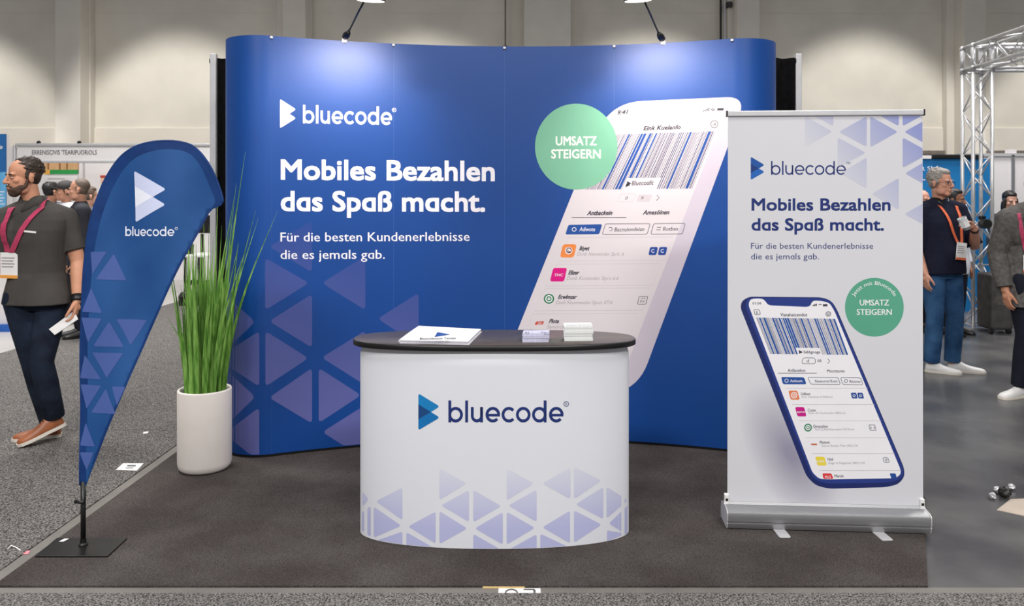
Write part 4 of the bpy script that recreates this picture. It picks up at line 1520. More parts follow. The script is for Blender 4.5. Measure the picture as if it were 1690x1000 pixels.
stand = thing('exhibition_stand', 'white exhibition stand with lettered grey fascia behind the walking man', 'exhibition stand', (fx(180, YB), YB + 1.0, 0))
x0, x1 = fx(28, YB), fx(349, YB)
MB().box((x0, YB, fz(268, YB)), (x1, YB + 0.03, fz(240, YB))).build('fascia', M['fascia'], stand, bevel=0.004)
MB().box((x0 - .02, YB - 0.03, fz(241, YB)), (x1 + .02, YB + 0.05, fz(236.5, YB))).build('fascia_rail', M['alu_light'], stand, bevel=0.01)
MB().box((x0 - .02, YB - 0.03, fz(269, YB)), (x1 + .02, YB + 0.05, fz(265, YB))).build('fascia_rail', M['alu_light'], stand, bevel=0.01)
MB().box((fx(13, YB), YB + 0.05, fz(268, YB)), (x0, YB + 0.08, fz(243, YB))).build('side_fascia', M['panel'], stand)
Art().text("ERRENISCIVIS 'TEARIPUORIOLS", 53, 160, 255, 7.2, bold=.03).put('fascia_lettering', lambda a, b_, c_: Vector((fx(a, YB), YB - 0.004 - 20 * c_, fz(b_, YB))), 0,
                                                                       mat('grey_lettering', (96, 92, 96), 0.5), stand)
for px in (64, 131):
    MB().ell((fx(px, YB), YB, fz(235.5, YB)), .035, None, 10, 6).build('spot_fixture', M['blackmetal'], stand)
for px in (23, 348):
    X = fx(px, YB)
    MB().tube([(X, YB + .02, 0), (X, YB + .02, fz(240, YB))], 0.025, 8).build('stand_post', M['alu_light'], stand)
YK = 15.2
for i in range(8):
    xa = fx(-30, YK) + i * 0.99
    MB().box((xa, YK, 0.0), (xa + 0.98, YK + 0.03, 2.45)).build('wall_panel', M['panel'], stand)
for i in range(1, 8):
    xa = fx(-30, YK) + i * 0.99 - 0.005
    MB().box((xa - 0.02, YK - 0.015, 0.0), (xa + 0.02, YK, 2.47)).build('panel_post', M['alu_light'], stand)
MB().box((fx(60, 14.6), 14.6, fz(281, 14.6)), (fx(128, 14.6), 14.65, fz(266, 14.6))).build('wood_board', M['wood'], stand)
for px in (79, 98, 110):
    MB().box((fx(px, 14.6), 14.585, fz(281, 14.6)), (fx(px + 2, 14.6), 14.6, fz(267, 14.6))).build('board_joint', mat('dark_wood_joint', (140, 98, 62), 0.6), stand)
# poster with a green head standing in the stand
YQ = 14.3
t = thing('poster', 'white poster with green header bar behind the walking man', 'poster', (fx(103, YQ), YQ, 0))
MB().box((fx(77, YQ), YQ, 0.0), (fx(128, YQ), YQ + 0.04, fz(288, YQ))).build('poster_board', M['panel'], t)
MB().box((fx(83, YQ), YQ - .01, fz(287.5, YQ)), (fx(128, YQ), YQ + 0.04, fz(280, YQ))).build('header_bar', M['green'], t)
MB().box((fx(72, YQ), YQ - .008, fz(288, YQ)), (fx(82.7, YQ), YQ + 0.04, fz(280, YQ))).build('emblem', mat('amber_print', (222, 168, 84), 0.5), t)
Art().rect(79, 294.4, 107, 295.6).rect(79, 300, 118, 300.5).put('poster_text', lambda a, b_, c_: Vector((fx(a, YQ), YQ - 0.003 - 20 * c_, fz(b_, YQ))), 0, M['grey_ink'], t)
t = thing('wall_box', 'small red and orange box on the white stand wall, left of the flag', 'box', (fx(173, YK), YK, fz(302, YK)))
MB().box((fx(169.5, YK), YK - 0.1, fz(293, YK)), (fx(176.5, YK), YK - .016, fz(289.5, YK))).build('lid', mat('red_lid', (190, 66, 52), 0.5), t, bevel=.005)
MB().box((fx(170, YK), YK - 0.09, fz(302, YK)), (fx(176, YK), YK - .016, fz(293, YK))).build('box_body', mat('peach_box', (226, 178, 158), 0.5), t, bevel=.005)

# left edge: blue stand wall on white
YL = 9.2
t = thing('stand_wall', 'white and blue stand wall with royal blue plinth at the left edge', 'stand wall', (fx(-30, YL), YL, 0))
xr = fx(11, YL)
MB().box((xr - 1.6, YL, 0.09), (xr, YL + 0.05, fz(222, YL))).build('wall_panel', M['panel'], t)
MB().box((xr - 1.58, YL - 0.012, fz(400, YL)), (xr, YL, fz(221, YL))).build('graphic', mat('blue_poster_print', (34, 92, 150), 0.45, rgb2=(30, 104, 164), scale=2), t)
MB().box((xr - 1.58, YL - 0.014, fz(345, YL)), (xr, YL - 0.012, fz(284, YL))).build('graphic_band', mat('sky_poster_print', (104, 172, 214), 0.45, rgb2=(74, 146, 196), scale=5), t)
ls = lambda a, b_, c_: Vector((fx(a, YL), YL - 0.016 - 20 * c_, fz(b_, YL)))
Art().text('ndr', -3, 6.5, 246, 6, bold=.02).put('graphic_lettering', ls, 0, M['pop_white'], t)
A = Art()
for k in range(5):
    A.rect(-6, 316 + 5 * k, 9 - k % 2 * 3, 317.2 + 5 * k)
A.put('graphic_lettering', ls, 0, M['pop_white'], t)
MB().box((fx(13, YL), YL - .03, 0.09), (fx(18.5, YL), YL + .03, fz(430, YL))).build('wall_post', M['alu_light'], t, bevel=.006)
MB().box((fx(11, YL), YL, 0.09), (fx(27, YL), YL + 0.04, fz(425, YL))).build('return_panel', M['panel'], t)
MB().box((xr - 1.6, YL - 0.06, 0.008), (fx(28, YL), YL + 0.09, 0.09)).build('plinth', M['base_blue'], t)
# white counter with blue foot seen past the walking man's arm
YC = 11.4
t = thing('info_counter', 'white counter with blue foot seen beyond the walking man\'s hand', 'counter', (fx(128, YC), YC, 0.008))
MB().box((fx(108, YC), YC, 0.1), (fx(160, YC), YC + 0.5, fz(452, YC))).build('counter_body', M['panel'], t, bevel=.01)
MB().box((fx(107, YC), YC - .02, fz(452, YC)), (fx(161, YC), YC + 0.52, fz(449, YC))).build('counter_top', M['alu_light'], t, bevel=.005)
MB().box((fx(106, YC), YC - .02, 0.012), (fx(160, YC), YC + 0.5, 0.1)).build('counter_foot', M['base_blue'], t)

# furniture glimpsed between flag and blue wall
YT = 12.4
t = thing('display_screen', 'dark display screen on a stand behind the grass', 'screen', (fx(337, YT), YT, 0.012))
MB().box((fx(326, YT), YT, fz(385, YT)), (fx(352, YT), YT + .06, fz(355, YT))).build('screen_panel', M['black'], t, bevel=.01)
MB().box((fx(330, YT), YT + .02, .03), (fx(334, YT), YT + .05, fz(386, YT))).build('screen_post', M['blackmetal'], t)
MB().box((fx(320, YT), YT - .2, .012), (fx(346, YT), YT + .25, .03)).build('screen_base', M['blackmetal'], t)
YU = 11.6
t = thing('table', 'white table with dark frame behind the grass', 'table', (fx(322, YU), YU, 0.012))
MB().box((fx(300, YU), YU, .70), (fx(352, YU), YU + .6, .735)).build('tabletop', M['panel'], t, bevel=.006)
for px in (302, 349):
    for dy in (.05, .55):
        MB().box((fx(px, YU), YU + dy - .02, .012), (fx(px + 2.5, YU), YU + dy + .02, .70)).build('leg', M['blackmetal'], t)
MB().box((fx(302, YU), YU + .04, .3), (fx(350, YU), YU + .08, .36)).build('stretcher', M['blackmetal'], t)
for px, lab in ((303, 'black handbag on the white table behind the grass, nearer the flag'), (312, 'black bag on the floor before the white table behind the grass')):
    Yb = 11.45 if px > 305 else 11.8
    z0 = 0.0125 if px > 305 else .736
    t = thing('handbag', lab, 'bag', (fx(px, Yb), Yb, z0))
    X = fx(px, Yb)
    MB().rings([[(X - .13, Yb - .06, z0), (X + .13, Yb - .06, z0), (X + .13, Yb + .06, z0), (X - .13, Yb + .06, z0)],
                [(X - .14, Yb - .06, z0 + .13), (X + .14, Yb - .06, z0 + .13), (X + .14, Yb + .06, z0 + .13), (X - .14, Yb + .06, z0 + .13)],
                [(X - .11, Yb - .03, z0 + .2), (X + .11, Yb - .03, z0 + .2), (X + .11, Yb + .03, z0 + .2), (X - .11, Yb + .03, z0 + .2)]]).build('bag_body', M['black'], t, bevel=.015)
    MB().tube([(X - .07, Yb, z0 + .19), (X - .06, Yb, z0 + .3), (X + .06, Yb, z0 + .3), (X + .07, Yb, z0 + .19)], .008, 6).build('handle', M['black'], t)

# right: blue and white stand walls
YR = 10.9
t = thing('stand_wall', 'blue stand wall with white lettering behind the grey-haired man', 'stand wall', (fx(1570, YR), YR, 0))
MB().box((fx(1440, YR), YR, 0), (fx(1634, YR), YR + .06, fz(262, YR))).build('wall_panel', M['stand_blue'], t)
MB().box((fx(1537, YR), YR - .03, fz(262, YR)), (fx(1622, YR), YR + .09, fz(255, YR))).build('top_rail', M['black'], t, bevel=.01)
MB().box((fx(1440, YR), YR - .02, fz(262, YR)), (fx(1536, YR), YR + .08, fz(256.5, YR))).build('rail_cover', M['panel'], t)
rs_ = lambda a, b_, c_: Vector((fx(a, YR), YR - 0.004 - 20 * c_, fz(b_, YR)))
Art().text('OR SLA', 1508, 1551, 283, 6.6, 280, bold=.03).put('wall_lettering', rs_, 0, M['pop_white'], t)
Art().rect(1503, 296, 1527, 297.4).put('wall_rule', rs_, 0, M['pop_white'], t)
YS = 11.2
t = thing('stand_wall', 'white panelled stand wall behind the woman with long hair', 'stand wall', (fx(1660, YS), YS, 0))
for k in range(5):
    xa = fx(1582, YS) + k * 0.77
    MB().box((xa, YS, 0), (xa + .76, YS + .05, fz(258, YS))).build('wall_panel', M['panel'], t)
for k in range(1, 5):
    xa = fx(1582, YS) + k * 0.77 - .005
    MB().box((xa - .022, YS - .02, 0), (xa + .022, YS, fz(256, YS))).build('panel_post', M['alu'], t)
MB().box((fx(1582, YS), YS - .02, fz(258, YS)), (fx(1582, YS) + 3.85, YS + .07, fz(253, YS))).build('top_rail', M['alu_light'], t)
tag(MB().box((fx(1663, YS), YS - .01, fz(252.8, YS)), (fx(1677, YS), YS + .06, fz(246, YS))).build('sign_plate', M['panel']), 'small pale plate on top of the white stand wall at right', 'sign')

# truss gate
YG, TW = 9.35, 0.225
TX = fx(1606, YG)
truss = thing('truss_gate', 'silver lattice truss tower with crossbeams at right, behind the grey-haired man', 'truss', (TX + TW / 2, YG + TW / 2, 0))


def lattice(name, a, b_, u, w, s, step, rad=.021):
    """square lattice of four chords from a to b_, u and w the cross directions, s the side"""
    a, b_, u, w = Vector(a), Vector(b_), Vector(u), Vector(w)
    L = (b_ - a).length
    d = (b_ - a) / L
    mb = MB()
    sw = TW if w.z == 0 else s
    offs = [Vector((0, 0, 0)), u * TW, u * TW + w * sw, w * sw]
    for o_ in offs:
        mb.tube([a + o_, b_ + o_], rad, 12)
    n = max(1, round(L / step))
    for k in range(4):
        p, q = offs[k], offs[(k + 1) % 4]
        for i in range(n):
            s0, s1 = a + d * (L * i / n), a + d * (L * (i + 1) / n)
            e0, e1 = (p, q) if (i + k) % 2 else (q, p)
            mb.tube([s0 + e0, s1 + e1], rad * .42, 7)
        for s0 in (a + d * .03, b_ - d * .03):
            mb.tube([s0 + p, s0 + q], rad * .5, 7)
    return mb.build(name, M['chrome'], truss, smooth=True)


zt_ = fz(74, YG)
zb_ = zt_ - 0.27
lattice('tower', (TX, YG, 0.02), (TX, YG, zb_), (1, 0, 0), (0, 1, 0), TW, .26)
lattice('crossbeam', (TX, YG + TW, zb_), (TX, 5.0, zb_), (1, 0, 0), (0, 0, 1), zt_ - zb_, .30)
lattice('crossbeam', (TX + TW + .03, YG, zb_), (11.0, YG, zb_), (0, 1, 0), (0, 0, 1), zt_ - zb_, .30)
MB().box((TX - .05, YG - .05, 0.0), (TX + TW + .05, YG + TW + .05, .02)).build('base_plate', M['alu'], truss)
mb = MB()
for p in ((0, 0), (1, 0), (1, 1), (0, 1)):
    mb.tube([(TX + p[0] * TW, YG + p[1] * TW, zb_ - .05), (TX + p[0] * TW, YG + p[1] * TW, zt_)], .028, 10)
    for zc in (zb_, zt_ - .01):
        mb.ell((TX + p[0] * TW, YG + p[1] * TW, zc), .036, None, 12, 8)
mb.build('corner_block', M['chrome'], truss, smooth=True)
# small lamp clamped on the tower
p = Vector((TX + .06, YG - .10, fz(369, YG)))
t = thing('clamp_light', 'small black lamp clamped on the truss tower', 'lamp', p)
MB().rings([[p + Vector((.055 * math.cos(a), -.09, .055 * math.sin(a))) for a in [2 * math.pi * k / 14 for k in range(14)]],
            [p + Vector((.06 * math.cos(a), 0.0, .06 * math.sin(a))) for a in [2 * math.pi * k / 14 for k in range(14)]],
            [p + Vector((.03 * math.cos(a), .06, .03 * math.sin(a))) for a in [2 * math.pi * k / 14 for k in range(14)]]]).build('lamp_body', M['black'], t, angle=40)
MB().box(p + Vector((-.02, -.02, .05)), p + Vector((.02, .06, .09))).build('clamp', M['blackmetal'], t)

# dark case standing behind the man in the blazer
YV = 9.0
t = thing('trolley_case', 'dark grey case on the floor between the truss and the blazer man', 'case', (fx(1650, YV), YV, 0))
MB().box((fx(1636, YV), YV, .05), (fx(1674, YV), YV + .3, fz(452, YV))).build('case_body', mat('dark_case_fabric', (66, 62, 62), 0.7, var=.25, scale=9, bump=.2), t, bevel=.03, seg=3)
for px in (1639, 1669):
    MB().tube([(fx(px, YV) - .02, YV + .05, .035), (fx(px, YV) + .02, YV + .05, .035)], .034, 14).build('wheel', M['black'], t)
MB().tube([(fx(1645, YV), YV + .27, fz(452, YV) - .02), (fx(1645, YV), YV + .27, fz(440, YV)), (fx(1664, YV), YV + .27, fz(440, YV)), (fx(1664, YV), YV + .27, fz(452, YV) - .02)], .012, 8).build('pull_handle', M['alu'], t)

# ---------------------------------------------------------------- people
SKIN = {}


def skin(rgb):
    if rgb not in SKIN:
        SKIN[rgb] = mat('skin', rgb, 0.5, var=0.08, scale=14, spec=0.35, bump=0.05, bscale=90)
    return SKIN[rgb]


def head_volumes(mb, Mx, chin=1.0):
    """cranium, face, jaw, brow, nose, lips and ears; the face looks along -y of Mx"""
    h = MB()
    h.ell((0, .012, .045), (.075, .097, .087), None, 24, 16)
    h.ell((0, -.028, -.028), (.061, .064, .082), None, 20, 14)
    h.ell((0, -.060, -.088 * chin), (.034, .028, .026))
    for s in (-1, 1):
        h.ell((s * .040, -.022, -.066), (.023, .042, .034))
        h.ell((s * .042, -.060, -.016), (.021, .020, .019))          # cheekbone
        h.ell((s * .030, -.079, .024), (.024, .014, .010))           # brow
        h.ell((s * .011, -.101, -.030), (.0085, .010, .008))         # nostril
        R = Matrix.Rotation(s * .35, 3, 'Z') @ Matrix.Rotation(.15, 3, 'X')
        h.ell((s * .079, .012, -.004), (.009, .019, .031), R, 12, 10)    # ear
        h.ell((s * .082, .020, .012), (.009, .012, .014), None, 10, 8)
    h.tube([(0, -.088, .020), (0, -.104, -.008), (0, -.115, -.026)], [.0085, .0105, .0125], 10)
    h.ell((0, -.113, -.028), (.0125, .0115, .0105))
    h.ell((0, -.092, -.056), (.023, .010, .0055))
    h.ell((0, -.090, -.066), (.020, .010, .0062))
    h.xf(Mx)
    mb.v, n = mb.v + h.v, len(mb.v)
    mb.f += [[n + i for i in f] for f in h.f]
    mb.mi += h.mi


def hand_volumes(mb, wrist, d, nrm, side, curl=0.35, thumb=0.5, k=1.0):
    """palm, four fingers and a thumb. d: direction of the hand, nrm: out of the palm, side: towards the thumb"""
    wrist, d, nrm = Vector(wrist), Vector(d).normalized(), Vector(nrm)
    nrm = (nrm - d * nrm.dot(d)).normalized()
    s = d.cross(nrm)
    s = s if s.dot(Vector(side)) > 0 else -s
    offs = (.033, .011, -.011, -.031)
    lens = (.070, .078, .072, .056)
    for o, L in zip(offs, lens):
        base = wrist + d * (.092 - abs(o) * .25) * k + s * o * k
        mb.limb([wrist + s * o * .45 * k, base], [.0165 * k, .0115 * k], 10)
        p, a = base, curl * .5
        pts, rad = [p], [.0098 * k]
        for j, q in enumerate((.44, .32, .24)):
            dd = d * math.cos(a) + nrm * math.sin(a) + s * (o * 1.6)
            p = p + dd.normalized() * L * q * k
            pts.append(p)
            rad.append((.0092, .0084, .0072)[j] * k)
            a += curl
        mb.limb(pts, rad, 9)
    mb.ell(wrist + d * .05 * k + nrm * .004, (.030 * k, .030 * k, .030 * k), None, 12, 8)
    b0 = wrist + d * .028 * k + s * .026 * k + nrm * .008
    b1 = b0 + (d * .72 + s * .6 + nrm * thumb * .5).normalized() * .042 * k
    b2 = b1 + (d * .9 + s * .25 + nrm * thumb).normalized() * .030 * k
    b3 = b2 + (d + nrm * thumb).normalized() * .024 * k
    mb.limb([b0, b1, b2, b3], [.0155 * k, .0115 * k, .0102 * k, .0085 * k], 10)


TORSO = [(.86, .150, .105, 0), (.93, .172, .122, .004), (1.00, .166, .116, .002), (1.07, .156, .108, 0), (1.16, .160, .110, -.002), (1.26, .172, .118, -.004),
         (1.34, .180, .120, -.004), (1.40, .178, .110, .004), (1.45, .150, .090, .012), (1.49, .095, .070, .016), (1.53, .060, .058, .012)]


def person(label, loc, J, tyaw=0.0, hyaw=0.0, hpitch=0.0, skin_rgb=(214, 160, 130), hair=None, top=None, legs=None, shoes=None, beard=None, glasses=False,
           cap=None, belly=0.0, voxel=.007, bald=False, lanyard=None, badge=None, hands=None, group=None, long_hair=False, collar=None, ink=None, hem=.84, wide=1.0, eyes=True, lw=.014, hs=1.0):
    """one standing or walking figure. J: joints in metres from loc, x to the right of the picture, y away, z up"""
    root = thing('person', label, 'person', loc, group)
    o = Vector(loc)
    J = {k: Vector(v) + o for k, v in J.items()}
    tm = Matrix.Translation(J['root']) @ Matrix.Rotation(tyaw, 4, 'Z')

    def torso(mb, inf, z0=.86, z1=1.53, flare=0.0):
        n = 28
        rs = []
        ts = [q for q in TORSO if z0 <= q[0] <= z1]
        if z0 < ts[0][0]:
            ts = [(z0,) + ts[0][1:]] + ts
        for z, a, b_, y in ts:
            lean = J['lean'] * ((z - .9) / .6) if 'lean' in J and False else Vector((0, 0, 0))
            g = inf + flare * max(0, (1.05 - z) / .25)
            bl = belly * math.exp(-((z - 1.08) / .14) ** 2)
            rs.append([tm @ Vector(((a * wide + g) * math.copysign(abs(math.cos(t)) ** .85, math.cos(t)),
                                    y - bl * max(0, -math.sin(t)) + (b_ + g) * math.copysign(abs(math.sin(t)) ** .9, math.sin(t)), z)) + lean
                       for t in [2 * math.pi * k / n for k in range(n)]])
        mb.rings(rs)
        for s, sh in ((-1, 'sa'), (1, 'sb')):
            p = J[sh]
            mb.limb([J['neck'] + Vector((0, .01, -.02)), p + Vector((0, 0, .018))], [.053 + (inf * 1.5 if inf > 0 else -.006), .050 + (inf * 1.3 if inf > 0 else -.004)], 14)
            mb.limb([p, J['chest'].lerp(p, .55) + Vector((0, 0, -.07))], [.060 + inf, .075 + inf], 14)

    def arm(mb, q, inf, t1=2.0, t0=0.0):
        s, e, w = J['s' + q], J['e' + q], J['w' + q]
        mb.limb([s, s.lerp(e, .35)], [.060 + inf, .053 + inf])
        if t1 <= 1:
            m_ = s.lerp(e, t1)
            mb.tube([s.lerp(e, .35), m_.lerp(s, .1), m_], [.053 + inf, .050 + inf * 1.1, .050 + inf * 1.35], 16)
            return
        mb.limb([s.lerp(e, .35), e], [.053 + inf, .043 + inf])
        m_ = e.lerp(w, t1 - 1)
        mb.limb([e, e.lerp(m_, .3)], [.043 + inf, .045 + inf])
        mb.tube([e.lerp(m_, .3), m_], [.045 + inf, (.029 if t1 >= 2 else .032) + inf], 16)
        if t1 >= 2 and inf == 0:
            mb.ell(w, (.030, .030, .030))

    def leg(mb, q, inf, end=1.0):
        h, k, a = J['h' + q], J['k' + q], J['a' + q]
        c = k.lerp(a, .35)
        a2 = k.lerp(a, end)
        mb.limb([h, h.lerp(k, .5), k, c], [.092 + inf, .076 + inf, .056 + inf, .056 + inf * 1.1], 16)
        mb.tube([c, a2], [.056 + inf * 1.1, .040 + inf * (1 if inf < .001 else 1.7)], 18)

    hm = Matrix.Translation(J['head']) @ Matrix.Rotation(hyaw, 4, 'Z') @ Matrix.Rotation(hpitch, 4, 'X') @ Matrix.Scale(hs, 4)
    # the body, one continuous skin
    mb = MB()
    torso(mb, -.004, .86, 1.45)
    for q in 'ab':
        arm(mb, q, 0)
        leg(mb, q, 0)
        mb.ell(J['a' + q], (.04, .04, .04))
    mb.limb([J['neck'] + Vector((0, .012, -.03)), J['head'] + hm.to_3x3() @ Vector((0, .022, -.05))], [.052, .053], 16)
    head_volumes(mb, hm)
    for q in 'ab':
        w, e = J['w' + q], J['e' + q]
        hd = (hands or {}).get(q, {})
        d = Vector(hd.get('d', (w - e).normalized()))
        s = -1 if q == 'a' else 1
        hand_volumes(mb, w, d, hd.get('n', (-s, 0.1, 0)), hd.get('t', (0, -1, 0)), hd.get('curl', .35), hd.get('thumb', .4))
    link_mesh('body', fuse(mb, 'body', voxel * .8, 3), skin(skin_rgb), root)
    # face details
    if eyes:
        for s in (-1, 1):
            e = MB().ell((0, 0, 0), (.0115, .0085, .0056), None, 12, 8).xf(hm @ Matrix.Translation((s * .031, -.0822, .003))).build('eye', mat('eye_white', (196, 184, 176), .35), root, smooth=True)
            MB().ell((0, 0, 0), (.0052, .002, .0050), None, 10, 6).xf(hm @ Matrix.Translation((s * .031, -.0898, .003))).build('iris', mat('iris', (52, 38, 30), .3), e, smooth=True)
            if hair:
                MB().tube([(s * .016, -.0925, .022), (s * .032, -.0935, .027), (s * .049, -.083, .022)], [.0042, .0052, .003], 8).xf(hm).build('eyebrow', hair[1], root, smooth=True)
    if hair:
        mb = MB()
        kind = hair[0]
        if kind != 'bald':
            t_ = {'short': -.003, 'crop': -.003, 'full': .002}.get(kind, 0)
            mb.ell((0, .024, .058), (.0785 + t_, .095 + t_, .085 + t_), None, 26, 18)
            mb.ell((0, .036, .018), (.0745 + t_, .066 + t_, .076), None, 22, 14)
            for s in (-1, 1):
                mb.ell((s * (.071 + t_ * .5), -.004, .020), (.007, .018, .034), None, 12, 10)
            if kind == 'full':
                mb.ell((0, -.026, .105), (.060, .056, .032), Matrix.Rotation(.25, 3, 'X'), 16, 10)
            # locks lying over the crown, combed back and to the side
            hr = random.Random(len(label))
            for _ in range(150 if voxel < .011 else 30):
                u_, v_ = hr.uniform(0, 2 * math.pi), hr.uniform(-.25, 1.0)
                cx_, cy_, cz_ = math.cos(u_) * math.sqrt(1 - v_ * v_), math.sin(u_) * math.sqrt(1 - v_ * v_), v_
                p = Vector((cx_ * (.076 + t_), .024 + cy_ * (.094 + t_), .058 + cz_ * (.083 + t_)))
                if kind == 'crop' or p.y < -.030 and p.z < .118 or p.y < -.005 and p.z < .05:
                    continue
                tz = (Vector((hr.uniform(-.4, .4), 1, -.2)) - Vector((cx_, cy_, cz_)) * cy_).normalized()
                g = .011 if kind == 'crop' else .015 if kind == 'short' else .019
                mb.limb([p - tz * g, p + tz * g], [.0065, .0045], 6)
        if long_hair:
            mb.ell((0, .040, -.06), (.088, .060, .15), None, 20, 14)
            for s in (-1, 1):
                mb.limb([(s * .072, -.01, .03), (s * .083, -.015, -.06), (s * .088, -.02, -.17)], [.022, .024, .018], 10)
            mb.ell((0, .026, .062), (.083, .097, .088), None, 20, 14)
        mb.xf(hm)
        link_mesh('hair', fuse(mb, 'hair', .0045 if voxel < .011 else .008, 1), hair[1], root)
    if beard:
        mb = MB()
        mb.ell((0, -.060, -.091), (.039, .034, .030), None, 18, 12)
        for s in (-1, 1):
            mb.limb([(s * .069, -.004, -.010), (s * .0625, -.016, -.050), (s * .037, -.050, -.084)], [.008, .013, .021], 10)
            mb.limb([(s * .052, -.040, -.055), (s * .034, -.066, -.074)], [.015, .016], 10)
            mb.limb([(s * .003, -.1005, -.0465), (s * .025, -.089, -.053)], [.0055, .0065], 8)
            mb.limb([(s * .028, -.086, -.056), (s * .026, -.080, -.080)], [.007, .011], 8)
        mb.xf(hm)
        link_mesh('beard', fuse(mb, 'beard', .005, 2), beard, root)
    if glasses:
        mb = MB()
        for s in (-1, 1):
            mb.tube([(s * .033 + .024 * math.cos(a), -.099, .001 + .018 * math.sin(a)) for a in [2 * math.pi * k / 16 for k in range(17)]], .0018, 6)
            mb.tube([(s * .055, -.096, .006), (s * .078, -.05, .008), (s * .082, .012, .006)], .0018, 6)
        mb.tube([(-.011, -.100, .004), (.011, -.100, .004)], .0018, 6)
        mb.xf(hm).build('glasses', M['black'], root, smooth=True)
    if cap:
        mb = MB().ell((0, .014, .068), (.086, .106, .080), None, 22, 14)
        mb.rings([[(.07 * math.cos(a), -.06 + -.085 * math.sin(a), z + .02 * math.cos(a) ** 2 * -1) for a in [math.pi * k / 12 for k in range(13)]] for z in (.060, .066)])
        mb.xf(hm)
        link_mesh('cap', mb.mesh('cap'), cap, root, True)
    # clothes
    shirt = None
    if top:
        mb = MB()
        inf = top.get('inf', .014)
        torso(mb, inf, hem, 1.50, top.get('flare', .006))
        for q in 'ab':
            arm(mb, q, inf, top.get('sleeve', .75))
        me = fuse(mb, 'top', voxel, 3)
        shirt = link_mesh(top.get('name', 'shirt'), me, top['mat'], root)
        if top.get('label'):
            shirt['label'] = top['label']
        if collar is not None:
            c0 = J['neck'] + Vector((0, .006, -.012))
            R = tm.to_3x3()
            mb = MB()
            for r0, z0, r1, z1 in ((.068, .062, .094, .004),):
                rs = []
                for t in [2 * math.pi * k / 24 for k in range(25)]:
                    v = -math.sin(t)                    # 1 at the throat
                    open_ = max(0, v) ** 6
                    rs.append([c0 + R @ Vector((math.cos(t) * rr, math.sin(t) * rr * .95, zz_ - open_ * .045)) for rr, zz_ in
                               ((r0, z0), (r1, z1), (r1 + .004, z1 + .002), (r0 + .005, z0 + .004))])
                mb.rings(rs[:], True)
            mb.build('collar', collar, root, smooth=True)
    if legs:
        mb = MB()
        n = 28
        inf = legs.get('inf', .010)
        rs = []
        for z, a, b_, y in [(.84, .150, .105, 0)] + [q for q in TORSO if q[0] <= 1.03]:
            rs.append([tm @ Vector(((a * wide + inf * .6) * math.cos(t), y + (b_ + inf * .6) * math.sin(t), z)) for t in [2 * math.pi * k / n for k in range(n)]])
        mb.rings(rs)
        for q in 'ab':
            leg(mb, q, inf, 1.0)
        link_mesh('trousers', fuse(mb, 'trousers', voxel, 3), legs['mat'], root)
    if shoes:
        for q in 'ab':
            shoe(root, J['heel' + q], J['toe' + q], *shoes)
    if shirt is not None and (lanyard or badge):
        bv = BVHTree.FromPolygons([v.co + o for v in shirt.data.vertices], [tuple(p.vertices) for p in shirt.data.polygons])
        R = tm.to_3x3()
        fwd = R @ Vector((0, -1, 0))

        def chest(x, z, lift=.006):
            p = tm @ Vector((x, 0, z))
            hit = bv.ray_cast(p + fwd * .6, -fwd)
            return (hit[0] if hit[0] is not None else p + fwd * .12) + fwd * lift
        bz = badge['z'] if badge else 1.15
        bx = badge.get('x', 0) if badge else 0
        if lanyard:
            for s in (-1, 1):
                pts = []
                for i in range(13):
                    t = i / 12
                    x = s * .085 * (1 - t) ** .8 + (bx + s * .022) * t
                    pts.append(chest(x, 1.475 - (1.475 - bz - .0) * t, .006))
                nk = [J['neck'] + R @ Vector((s * .066, .05, .035)), J['neck'] + R @ Vector((s * .076, .0, .02))]
                P_ = nk + pts
                rs = []
                for i, p in enumerate(P_):
                    u_ = R @ Vector((1, 0, 0))
                    rs.append([p - u_ * lw, p + u_ * lw, p + u_ * lw + fwd * .002, p - u_ * lw + fwd * .002])
                MB().rings(rs).build('lanyard', lanyard, root)
        if badge:
            w_, h_ = badge.get('w', .10), badge.get('h', .135)
            c0 = chest(bx, bz - h_ / 2, .014)
            u_, v_ = R @ Vector((1, 0, 0)), Vector((0, 0, 1))
            tilt = badge.get('tilt', 0)
            u2 = u_ * math.cos(tilt) + v_ * math.sin(tilt)
            v2 = v_ * math.cos(tilt) - u_ * math.sin(tilt)

            def plate(name, a0, a1, b0, b1, lift, m_, par):
                q = [c0 + u2 * a + v2 * b__ + fwd * lift for a, b__ in ((a0, b0), (a1, b0), (a1, b1), (a0, b1))]
                return MB().rings([q, [p + fwd * .0025 for p in q]]).build(name, m_, par)
            bd = plate('badge', -w_ / 2, w_ / 2, -h_ / 2, h_ / 2, 0, M['paper'], root)
            plate('badge_stripe', -w_ / 2, w_ / 2, -h_ / 2, -h_ / 2 + .02, .003, badge['stripe'], bd)
            for i in range(4):
                plate('badge_line', -w_ / 2 + .012, w_ / 2 - .02 - .008 * (i % 2), h_ / 2 - .035 - .018 * i, h_ / 2 - .03 - .018 * i, .003, M['grey_ink'], bd)
    return root, J, tm, hm


